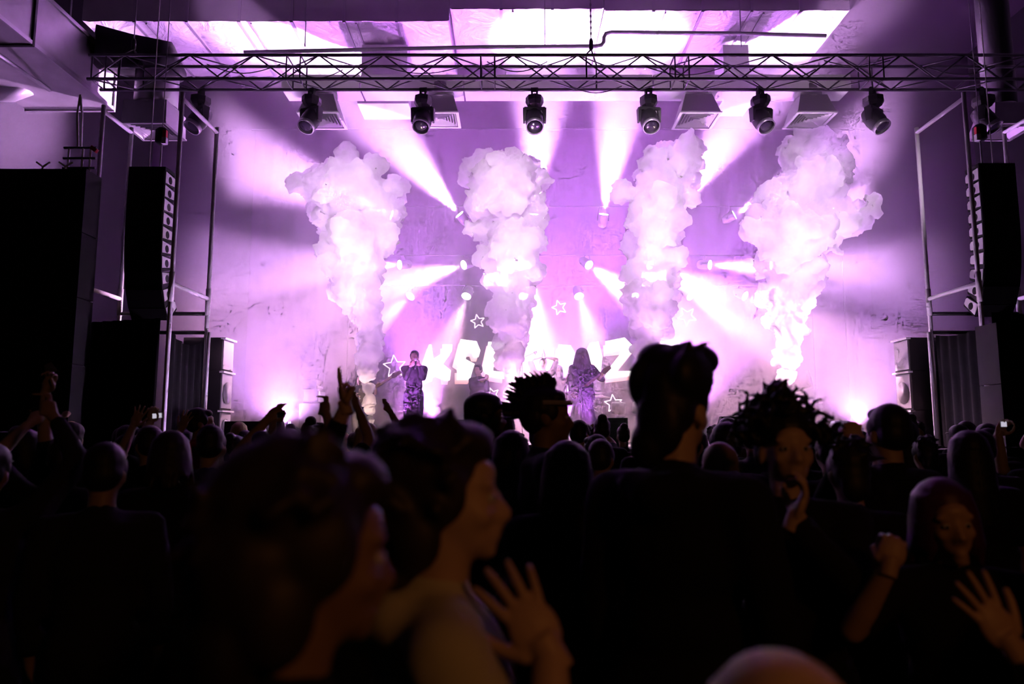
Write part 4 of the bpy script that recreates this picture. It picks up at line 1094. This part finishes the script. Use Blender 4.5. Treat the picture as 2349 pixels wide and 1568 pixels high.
# left group, caught by the side light
fan('fan in a red top thrown forward with both arms high, near the left tower', 462, 6.4, 938, -60, 'short',
    [(1, P(415, 985, 6.2), P(428, 955, 6.2), (.2, 1, 0), 'open'), (-1, P(480, 1060, 6.3), P(470, 1020, 6.3), (0, 1, 0), 'relaxed')], shirt='red', hair_h=.0, hand_vox=.006)
fan('fan filming with a raised phone beside the left tower', 330, 5.5, 985, 0, 'short', [(1, P(346, 966, 5.4), P(350, 950, 5.4), (.2, -1, 0), 'hold')], hair_h=.0, face=False, shirt='black')
fan('fan stretching up an open hand at the left', 296, 5.2, 1000, 10, 'long', [(1, P(306, 975, 5.1), P(318, 950, 5.1), (0, -1, 0), 'spread')], hair_h=.0, face=False, shirt='black')
fan('fan holding a phone up against the bright stage, near the bottles', 600, 6.0, 995, -15, 'short', [(1, P(628, 962, 5.8), P(640, 950, 5.8), (.3, -1, 0), 'hold')], hair_h=.0, face=False, shirt='black')
fan('fan at the far left lifting a folded leaflet high', 62, 4.1, 990, 0, 'long', [(1, P(103, 868, 4.0), P(112, 846, 4.0), (0, -1, 0), 'hold')], hair_h=.0, face=False, shirt='black')
fan('fan filming with a small phone at the right edge of the crowd', 2262, 5.2, 985, 0, 'short', [(1, P(2290, 995, 5.0), P(2298, 978, 5.0), (.2, -1, 0), 'hold')], hair_h=.0, face=False, shirt='black')
fan('fan pale in the side light, bare arm bent across, near the left speaker stack', 545, 6.9, 1000, -30, 'bun', [(1, P(500, 1010, 6.6), P(485, 985, 6.6), (0, -1, 0), 'open')], hair_h=.0, shirt='white', face=False)
# things in hands
def phone(px0, py0, px1, py1, Y, label, tilt=0.0, screen=True, name='phone', mat=None):
    a, b = P(px0, py0, Y), P(px1, py1, Y); c = (a + b) / 2
    t = thing(name, c, label, 'phone' if name == 'phone' else 'leaflet', 'phones held up')
    w, h = abs(b.x - a.x), abs(a.z - b.z); q = Matrix.Rotation(tilt, 3, 'Y')
    MB().box(c, (w, .009, h), q).build('shell', mat or M_PHONE, t)
    if screen: MB().box(c - Vector((0, .0055, 0)), (w * .92, .002, h * .9), q).build('screen', M_SCREEN, t)
    return t
phone(350, 947, 372, 959, 5.38, 'phone held sideways beside the left tower, screen glowing', R(-6))
phone(637, 945, 653, 957, 5.78, 'dark phone held sideways near the water bottles', R(-4), False)
phone(2294, 966, 2309, 979, 4.98, 'small glowing phone at the right edge of the crowd')
lf = MB().add([P(102, 838, 4.0), P(118, 830, 4.02), P(133, 850, 3.98), P(106, 856, 4.0)], [(0, 1, 2, 3)]).build('leaflet', CLOTH['grey'])
lf.modifiers.new('thick', 'SOLIDIFY').thickness = .002
tag(lf, 'folded leaflet held high at the far left', 'leaflet')

# print on the curly man's shirt: abstract pale marks, slightly raised
bp = P(1836, 1205, 2.172)
bdg = MB()
for (dx, dz, r) in ((0, 0, .014), (-.014, .012, .009), (.013, .014, .008), (.004, -.02, .008)):
    bdg.lathe([(r * .6, 0), (r, .001), (r, .003), (r * .6, .004)], bp + Vector((dx, 0, dz)), (0, -1, 0), n=10)
tag(bdg.build('shirt_print', CLOTH['white']), 'small pale badge cluster on the curly man\'s shirt', 'print')
# visor band of the mohawk fan
vb = MB()
tmv = Matrix.Translation(mo.location) @ mo.rotation_euler.to_matrix().to_4x4() @ Matrix.Scale(mh / 1.75, 4)
arc = [tmv @ Vector((.088 * math.sin(a), .01 + .1 * math.cos(a), 1.69)) for a in [-1.9 + 3.8 * i / 16 for i in range(17)]]
vb.path(arc, .011, 6)
vo = vb.build('visor_band', material('pale visor', (0.5, 0.46, 0.55), 0.3), None)
tag(vo, 'pale visor band round the mohawk fan\'s forehead', 'headband')

# ------------------------------------------------------------------ the rest of the crowd
rp = random.Random(21)
up = lambda s, x, y, z, kind: {s: (Vector((s * x, y, z)), None, Vector((-s * .3, 1, 0)), kind)}
ARCH = []
for pose in ({}, up(1, .24, .16, 1.9, 'open'), {**up(1, .2, .2, 1.88, 'open'), **up(-1, .2, .2, 1.85, 'open')}, up(-1, .22, .22, 1.82, 'fist'), up(1, .12, .3, 1.75, 'peace')):
    me, ar, tm = make_body(pose, (R(-4), 0, 0), .02, 0, None)
    sh = {c: make_shirt(ar, sl, c, .024) for c, sl in (('black', .7), ('charcoal', 1.8), ('grey', .6))}
    bodies = []
    for k in range(2):
        m2 = me if k == 0 else me.copy(); m2.materials.clear(); m2.materials.append(SKIN[k]); bodies.append(m2)
    ARCH.append((bodies, sh))
tmc = Matrix.Rotation(R(-4), 3, 'X')
HAIRS = [(k, m, make_hair(k, tmc, m, i)) for i, (k, m) in enumerate((('short', 'black'), ('short', 'brown'), ('tousled', 'black'), ('bun', 'brown'), ('long', 'black'), ('bob', 'brown'), ('cap', 'black'), ('long', 'fair'), ('short', 'grey')))]
HNAME = {'short': 'short haired', 'tousled': 'ruffle haired', 'bun': 'bun haired', 'long': 'long haired', 'bob': 'bob haired', 'cap': 'cap wearing'}
COLN = {'black': 'black', 'brown': 'brown', 'fair': 'fair', 'grey': 'grey'}
ARMN = ['', 'one hand raised', 'both hands raised', 'fist raised', 'two fingers raised']
NUM = ['first', 'second', 'third', 'fourth', 'fifth', 'sixth', 'seventh', 'eighth', 'ninth', 'tenth', 'eleventh', 'twelfth', 'thirteenth', 'fourteenth', 'fifteenth', 'sixteenth', 'seventeenth', 'eighteenth', 'nineteenth', 'twentieth',
       'twenty-first', 'twenty-second', 'twenty-third', 'twenty-fourth', 'twenty-fifth', 'twenty-sixth']
ROWSET = [(8.95, 'front row'), (8.15, 'second row'), (7.3, 'third row'), (6.35, 'fourth row'), (5.4, 'fifth row'), (4.5, 'sixth row'), (3.65, 'seventh row'), (2.9, 'eighth row')]
placed = [(o.location.x, o.location.y) for o in bpy.data.objects if o.name.startswith('person')]
for Y, where in ROWSET:
    half = Y * .715 + .25; n = 0; x = -half + rp.uniform(0, .3)
    while x < half:
        yy = Y + rp.uniform(-.22, .22)
        if all((x - a) ** 2 + (yy - b) ** 2 > .19 for a, b in placed) and not (x < -4.2 and yy > 8.2) and not (x > 5.3 and yy > 8.1):
            left = x < -1.0
            ai = rp.choices(range(5), [10, .8, .25, .6, .5] if left else ([10, .35, .1, .4, .2] if Y > 5 else [1, 0, 0, 0, 0]))[0]
            bodies, sh = ARCH[ai]; k = rp.randrange(2); hk, hm, hme = rp.choice(HAIRS)
            if Y < 5 and hm in ('fair', 'grey'): hk, hm, hme = HAIRS[0]
            o = bpy.data.objects.new('person', bodies[k]); COL.objects.link(o)
            lim = {8: 1.80, 7: 1.78, 6: 1.74, 5: 1.71, 4: 1.68, 3: 1.64, 2: 1.6}[int(Y)]
            H = min(lim, rp.gauss(1.70, .065))
            if Y < 6 and abs(P(0, 0, 1).y) > 0:                 # keep the band in view between the taller fans
                px = W_PX / 2 + x / yy * F_PX
                if 1180 < px < 1460: H = min(H, 1.62)
            put(o, (x, yy, 0), R(rp.gauss(-(x - .8) / Y * 22, 14)), H)
            sc = rp.choices(list(sh), [6, 4, 1])[0]
            tag(o, '%s %s fan in %s%s, %s, %s from left' % (COLN[hm], HNAME[hk], sc, '' if ai == 0 else ', ' + ARMN[ai], where, NUM[n]), 'person', 'crowd facing the stage')
            child(sh[sc], 'shirt', o); child(TROUSERS, 'trousers', o); child(SHOES, 'shoes', o)
            child(hme, 'cap' if hk == 'cap' else 'hair', o)
            placed.append((x, yy)); n += 1
        x += rp.uniform(.46, .66)
# ------------------------------------------------------------------ the band on stage
def stage_person(label, px, top_py, Y, yaw_deg, pose_px, hair, hair_h=.02, **kw):
    top = P(px, top_py, Y); yaw = R(yaw_deg); H = top.z - STAGE_Z - hair_h; x = top.x; pose = {}
    for (s, w, t, palm, kind, *pole) in pose_px: pose[s] = arm(x, Y, H, yaw, w, t, palm, kind, *(pole or [(0, 0, -1)]), z=STAGE_Z)
    return hero(label, x, Y, H, yaw, pose, hair, z=STAGE_Z, group='band on the stage', voxel=.018, **kw), x, H
def skirt_for(o, w0, w1, mat='black', z0=.06, z1=1.05, name='long_coat'):
    me = MB().lathe([(.19 * w0, z1), (.2 * w0, .95), (.19 * w0, .7), (.2 * w1, .4), (.21 * w1, z0), (.19 * w1, z0)], (0, 0, 0), n=22, sy=.72, close=False).mesh(name, CLOTH[mat], True)
    c = child(me, name, o); c.modifiers.new('thick', 'SOLIDIFY').thickness = .008
    return c
M_MIC = material('black microphone', (0.02, 0.02, 0.022), 0.4); M_STAND = material('dark mic stand', (0.05, 0.05, 0.055), 0.4, 0.5)
M_GUITAR = material('dark guitar lacquer', (0.05, 0.02, 0.02), 0.3); M_NECK = material('maple neck', (0.2, 0.11, 0.05), 0.5)
YF = 12.2
o, x, H = stage_person('singer in a long dark coat holding a microphone with both hands', 951, 801, YF, 178,
    [(1, P(942, 838, YF - .25), P(952, 830, YF - .3), (0, 1, .3), 'hold', (-.25, 0, -1)), (-1, P(962, 836, YF - .25), P(952, 830, YF - .3), (0, 1, .3), 'hold', (.25, 0, -1))], 'short', skin=2, shirt='black', sleeve=1.8, face=False)
skirt_for(o, 1.0, 1.0, 'black', .1)
t = thing('microphone', P(953, 832, YF - .33), 'handheld microphone at the singer\'s mouth', 'microphone')
c = P(953, 832, YF - .33)
MB().tube(c + Vector((0, 0, -.1)), c + Vector((0, .02, .03)), .012, .018, 10).build('handle', M_MIC, t, True)
MB().ellipsoid(c + Vector((0, .024, .055)), (.026, .026, .028), 10, 8).build('grille_ball', M_STEEL, t, True)
stage_person('stocky bandmate with one hand lifted to the chest, before the letter S', 1097, 834, 14.0, 150,
    [(1, P(1122, 868, 13.7), P(1124, 858, 13.7), (-.5, .8, 0), 'fist', (1, 0, -1))], 'short', shirt='navy', face=False, broad=1.35, sleeve=.9)
stage_person('bandmate clapping both hands above the head', 1246, 818, 14.2, 180,
    [(1, P(1243, 818, 14.1), P(1246, 801, 14.1), (1, 0, 0), 'open', (-1, 0, .1)), (-1, P(1250, 818, 14.1), P(1248, 801, 14.1), (-1, 0, 0), 'open', (1, 0, .1))], 'short', shirt='navy', face=False, broad=1.2)
def guitar(name, c, ang, L, label, yaw=0.0):
    """c: middle of the body; ang: neck elevation; neck points to +x before yaw"""
    t = thing(name, c, label, 'guitar', 'guitars'); q = Matrix.Rotation(yaw, 3, 'Z') @ Matrix.Rotation(-ang, 3, 'Y'); c = Vector(c)
    outline = [(.0, .09), (.06, .12), (.13, .11), (.17, .07), (.21, .1), (.2, .04), (.19, 0), (.2, -.04), (.2, -.1), (.16, -.07), (.1, -.1), (.02, -.13), (-.1, -.15), (-.17, -.09), (-.19, 0), (-.17, .09), (-.1, .14)]
    b = MB().prism([c + q @ Vector((px, -.02, pz)) for px, pz in outline], q @ Vector((0, .04, 0))).build('guitar_body', M_GUITAR, t)
    MB().box(c + q @ Vector((-.05, -.024, 0)), (.05, .01, .09), q).build('pickup', M_AMPFACE, b)
    nk = MB().hexa([c + q @ Vector(v) for v in ((.15, -.03, -.028), (L, -.03, -.022), (L, -.008, -.022), (.15, -.008, -.028), (.15, -.03, .028), (L, -.03, .022), (L, -.008, .022), (.15, -.008, .028))]).build('neck', M_NECK, t)
    hd = MB().prism([c + q @ Vector(v) for v in ((L, -.028, -.03), (L + .05, -.028, -.05), (L + .19, -.028, -.035), (L + .2, -.028, .02), (L + .06, -.028, .05), (L, -.028, .03))], q @ Vector((0, .02, 0))).build('headstock', M_GUITAR, t)
    for k in range(3):
        for s in (-1, 1): MB().box(c + q @ Vector((L + .05 + k * .05, -.02, s * .06)), (.018, .012, .03), q).build('tuning_peg', M_AMPFACE, hd)
    MB().path([c + q @ Vector((-.18, 0, .03)), c + Vector((-.1, .12, .38)), c + Vector((.06, .1, .45)), c + q @ Vector((.2, 0, .09))], .012, 6).build('strap', CLOTH['black'], t)
    return t
Y6 = 13.2
o, x, H = stage_person('long haired guitarist in a wide knee length coat behind the microphone stand', 1335, 799, Y6, 185,
    [(-1, P(1374, 868, Y6 - .25), P(1384, 858, Y6 - .28), (-.6, .6, .4), 'hold', (1, 0, -1)), (1, P(1310, 905, Y6 - .2), P(1322, 912, Y6 - .3), (.6, .6, 0), 'relaxed', (-1, 0, -1))],
    'mane', hair_mat='brown', shirt='navy', sleeve=1.8, face=False, broad=1.35, skin=2)
skirt_for(o, 1.4, 1.75, 'navy', .25)
guitar('electric_guitar', P(1318, 905, Y6 - .2), R(38), .62, 'dark electric guitar slung on the long haired guitarist, headstock up', 0)
Yg = 14.6
o, x, H = stage_person('bass player hidden to the waist behind smoke, left of the singer', 826, 858, Yg - 1.0, 175,
    [(-1, P(862, 885, Yg - 1.2), P(870, 878, Yg - 1.2), (-.5, .6, .3), 'hold', (1, 0, -1)), (1, P(815, 905, Yg - 1.2), P(825, 912, Yg - 1.25), (.6, .5, 0), 'relaxed', (-1, 0, -1))], 'short', shirt='navy', face=False)
guitar('bass_guitar', P(828, 908, Yg - 1.2), R(32), .66, 'bass guitar whose headstock shows right of the left smoke column', 0)
o, x, H = stage_person('small long haired player further back, left of the coat wearing guitarist', 1281, 836, 15.0, 178,
    [(-1, P(1300, 868, 14.8), P(1304, 862, 14.8), (-.5, .6, .3), 'hold', (1, 0, -1))], 'long', shirt='navy', face=False)
guitar('electric_guitar', P(1277, 890, 14.75), R(40), .55, 'guitar of the small player further back', 0)
def mic_stand(px, top_py, Y, label, boom=None):
    top = P(px, top_py, Y); t = thing('mic_stand', (top.x, Y, STAGE_Z), label, 'microphone stand', 'microphone stands')
    MB().lathe([(.14, 0), (.14, .012), (.03, .03), (.014, .05)], (top.x, Y, STAGE_Z), n=20).build('base', M_STAND, t, True)
    MB().tube((top.x, Y, STAGE_Z + .03), (top.x, Y, top.z - .04), .011, n=8).build('pole', M_STAND, t, True)
    MB().tube((top.x, Y, STAGE_Z + .75), (top.x, Y, STAGE_Z + .83), .02, n=10).build('clutch', M_STAND, t, True)
    if boom:
        e = P(*boom, Y - .05); MB().tube((top.x, Y, top.z - .04), e, .009, n=6).build('boom', M_STAND, t); top = e
    MB().tube(top + Vector((0, .1, -.03)), top, .014, .018, 8).build('microphone', M_MIC, t, True)
    MB().ellipsoid(top + Vector((0, -.02, .0)), (.036, .04, .036), 10, 8).build('grille_ball', M_MIC, t, True)
    return t
mic_stand(1332, 868, YF + .2, 'straight microphone stand in front of the long haired guitarist')
mic_stand(1198, 815, 14.0, 'thin boom microphone stand beside the clapping bandmate', (1228, 808))
# drum riser and kit deep in the haze
M_DRUM = material('drum shell', (0.2, 0.18, 0.23), 0.35); M_SKIN_D = material('drum head', (0.7, 0.68, 0.72), 0.5); M_CYM = material('cymbal', (0.7, 0.6, 0.5), 0.3, 0.8)
dk = thing('drum_kit', P(1440, 900, 15.2), 'drum kit deep in the haze behind the guitarist', 'drum kit'); dx = P(1440, 900, 15.2).x
MB().lathe([(.28, 0), (.28, .4)], (dx, 14.9, STAGE_Z + .29), (0, 1, 0), n=24).build('bass_drum', M_DRUM, dk, True)
MB().lathe([(.27, -.006), (.27, 0)], (dx, 14.9, STAGE_Z + .29), (0, 1, 0), n=24).build('drum_head', M_SKIN_D, dk)
for sx in (-.22, .22): MB().lathe([(.15, 0), (.15, .2)], (dx + sx, 15.1, STAGE_Z + .62), (0, -.3, 1), n=18).build('tom', M_DRUM, dk, True)
MB().lathe([(.2, 0), (.2, .36)], (dx + .55, 15.3, STAGE_Z + .22), n=18).build('floor_tom', M_DRUM, dk, True)
for k in range(3):
    a = k * 2.1; MB().tube((dx + .55 + .2 * math.cos(a), 15.3 + .2 * math.sin(a), STAGE_Z), (dx + .55 + .2 * math.cos(a), 15.3 + .2 * math.sin(a), STAGE_Z + .4), .01, n=6).build('leg', M_STAND, dk)
for sx, hz_ in ((-.55, .95), (.5, 1.0)):
    MB().tube((dx + sx, 15.2, STAGE_Z), (dx + sx, 15.2, STAGE_Z + hz_), .012, n=6).build('cymbal_stand', M_STAND, dk)
    MB().lathe([(.2, 0), (.06, .02), (.03, .04), (.005, .045)], (dx + sx, 15.2, STAGE_Z + hz_), (.1, -.2, 1), n=20).build('cymbal', M_CYM, dk, True)
# ------------------------------------------------------------------ haze that fills the stage house
def volume_material(name, density, color, aniso):
    m = bpy.data.materials.new(name); m.use_nodes = True; nt = m.node_tree
    nt.nodes.remove(nt.nodes['Principled BSDF'])
    s = nt.nodes.new('ShaderNodeVolumeScatter')
    s.inputs['Color'].default_value = (*color, 1); s.inputs['Density'].default_value = density; s.inputs['Anisotropy'].default_value = aniso
    nt.links.new(s.outputs[0], nt.nodes['Material Output'].inputs['Volume'])
    return m
HAZE_DENSITY = 0.12
hz = MB().bx((-5.6, 11.0, STAGE_Z + .005), (7.4, YB - .03, 9.9)).build('haze', volume_material('stage haze', HAZE_DENSITY, (0.96, 0.86, 1.0), 0.3))  # white haze, its colour tinted towards the violet light
tag(hz, 'thin haze with a violet light tint hanging over the whole stage', 'haze', kind='stuff')

# ------------------------------------------------------------------ four jets of dense white smoke
PLUMES = [
    [(850,962,9),(850,940,12),(848,915,17),(845,890,20),(840,850,30),(845,810,42),(850,770,45),(838,725,48),(820,680,58),(812,640,66),(815,600,76),(815,560,82),(810,520,90),(760,470,72),(880,490,52),(722,430,50),(800,430,85),(890,440,45),(800,395,42)],
    [(1160,958,10),(1160,930,14),(1165,900,20),(1178,860,28),(1165,820,38),(1165,780,48),(1165,740,52),(1165,700,55),(1170,650,62),(1175,600,70),(1180,560,72),(1160,500,80),(1075,522,22),(1210,480,55),(1160,440,92),(1105,400,52),(1232,420,40),(1140,375,38),(1210,375,32)],
    [(1486,962,9),(1486,930,12),(1488,890,20),(1488,850,28),(1482,800,40),(1490,750,52),(1492,700,58),(1500,650,63),(1500,600,72),(1490,550,76),(1500,500,78),(1510,450,80),(1432,445,32),(1540,400,75),(1562,352,50),(1500,365,46),(1590,330,28)],
    [(1800,962,8),(1800,930,12),(1800,895,16),(1805,860,25),(1805,820,34),(1805,780,43),(1805,730,52),(1810,680,66),(1820,630,70),(1815,580,76),(1810,540,88),(1850,500,110),(1945,500,52),(1995,468,26),(1740,512,42),(1850,440,98),(1862,385,85),(1825,350,42),(1920,345,38),(1915,575,22)],
]
Y_PLUME = 12.6
def smoke_material():
    m = bpy.data.materials.new('dense white smoke'); m.use_nodes = True; nt = m.node_tree
    nt.nodes.remove(nt.nodes['Principled BSDF'])
    d = nt.nodes.new('ShaderNodeBsdfDiffuse'); d.inputs[0].default_value = (.97, .96, .98, 1)
    t = nt.nodes.new('ShaderNodeBsdfTranslucent'); t.inputs[0].default_value = (.97, .96, .98, 1)
    mx = nt.nodes.new('ShaderNodeMixShader'); mx.inputs[0].default_value = .65
    tr = nt.nodes.new('ShaderNodeBsdfTransparent')
    m2 = nt.nodes.new('ShaderNodeMixShader')
    tc = nt.nodes.new('ShaderNodeTexCoord'); nz = nt.nodes.new('ShaderNodeTexNoise')
    nz.inputs['Scale'].default_value = 2.2; nz.inputs['Detail'].default_value = 4
    mr = nt.nodes.new('ShaderNodeMapRange')
    mr.inputs[1].default_value = .35; mr.inputs[2].default_value = .7; mr.inputs[3].default_value = .26; mr.inputs[4].default_value = .5
    nt.links.new(tc.outputs['Object'], nz.inputs['Vector']); nt.links.new(nz.outputs['Fac'], mr.inputs[0])
    nt.links.new(mr.outputs[0], m2.inputs[0])
    nt.links.new(d.outputs[0], mx.inputs[1]); nt.links.new(t.outputs[0], mx.inputs[2])
    nt.links.new(mx.outputs[0], m2.inputs[1]); nt.links.new(tr.outputs[0], m2.inputs[2])
    nt.links.new(m2.outputs[0], nt.nodes['Material Output'].inputs[0])
    return m
M_SMOKE = smoke_material()
rng = random.Random(7)
PL_TXT = ['smoke column rising in front of the first performer, grey underside at its spreading top', 'smoke column between the letters with ragged tongues at its lower edge',
          'smoke column bending over towards its top, right of the stage centre', 'widest smoke column, rising beside the amplifier stack']
for k, pl in enumerate(PLUMES):
    mb = MB(); s = px_size(Y_PLUME)
    for (px, py, r) in pl:
        c = P(px, py, Y_PLUME + rng.uniform(-.5, .5) * r * s); rr = r * s * (.84 if r < 50 else 1.0)
        mb.ellipsoid(c, (rr * .82, rr * .9, rr * .8), 14, 9)
        nsub = 6 if r < 25 else 16
        for _ in range(nsub):
            d = Vector((rng.gauss(0, 1), rng.gauss(0, 1), rng.gauss(0, 1))).normalized()
            q = rr * rng.uniform(.22, .42)
            mb.ellipsoid(c + d * rr * rng.uniform(.66, .82), (q, q, q), 10, 7)
    me = voxel_union(mb, 0.036, 1, .4)
    co = np.empty(len(me.vertices) * 3, 'f'); me.vertices.foreach_get('co', co); co = co.reshape(-1, 3)
    no = np.empty(len(me.vertices) * 3, 'f'); me.vertices.foreach_get('normal', no); no = no.reshape(-1, 3)
    zb = P(0, 962, Y_PLUME).z
    for i in range(len(co)):
        p = Vector(co[i])
        a = mnoise.fractal(p * 2.6 + Vector((k * 9, 0, 0)), .7, 2.1, 4)
        amp = .05 + .07 * min(1, max(0, (p.z - zb) / 2.5))
        b = mnoise.fractal(p * 9.0 + Vector((0, k * 5, 0)), .8, 2.0, 3)
        co[i] += no[i] * (a * amp * 1.4 + b * amp * .45)
    me.vertices.foreach_set('co', co.ravel()); me.update()
    # soft light: average the shading normals over neighbouring billows
    e = np.empty(len(me.edges) * 2, 'i'); me.edges.foreach_get('vertices', e); e = e.reshape(-1, 2)
    sn = np.empty(len(me.vertices) * 3, 'f'); me.vertices.foreach_get('normal', sn); sn = sn.reshape(-1, 3).astype('d')
    for _ in range(40):
        acc = sn.copy()
        for c3 in range(3):
            acc[:, c3] += np.bincount(e[:, 0], sn[e[:, 1], c3], len(sn)) + np.bincount(e[:, 1], sn[e[:, 0], c3], len(sn))
        sn = acc / np.maximum(np.linalg.norm(acc, axis=1, keepdims=True), 1e-9)
    me.polygons.foreach_set('use_smooth', [True] * len(me.polygons))
    me.normals_split_custom_set_from_vertices([tuple(v) for v in sn])
    me.materials.clear(); me.materials.append(M_SMOKE)
    o = bpy.data.objects.new('smoke_column', me); COL.objects.link(o)
    tag(o, PL_TXT[k], 'smoke', 'smoke jets')
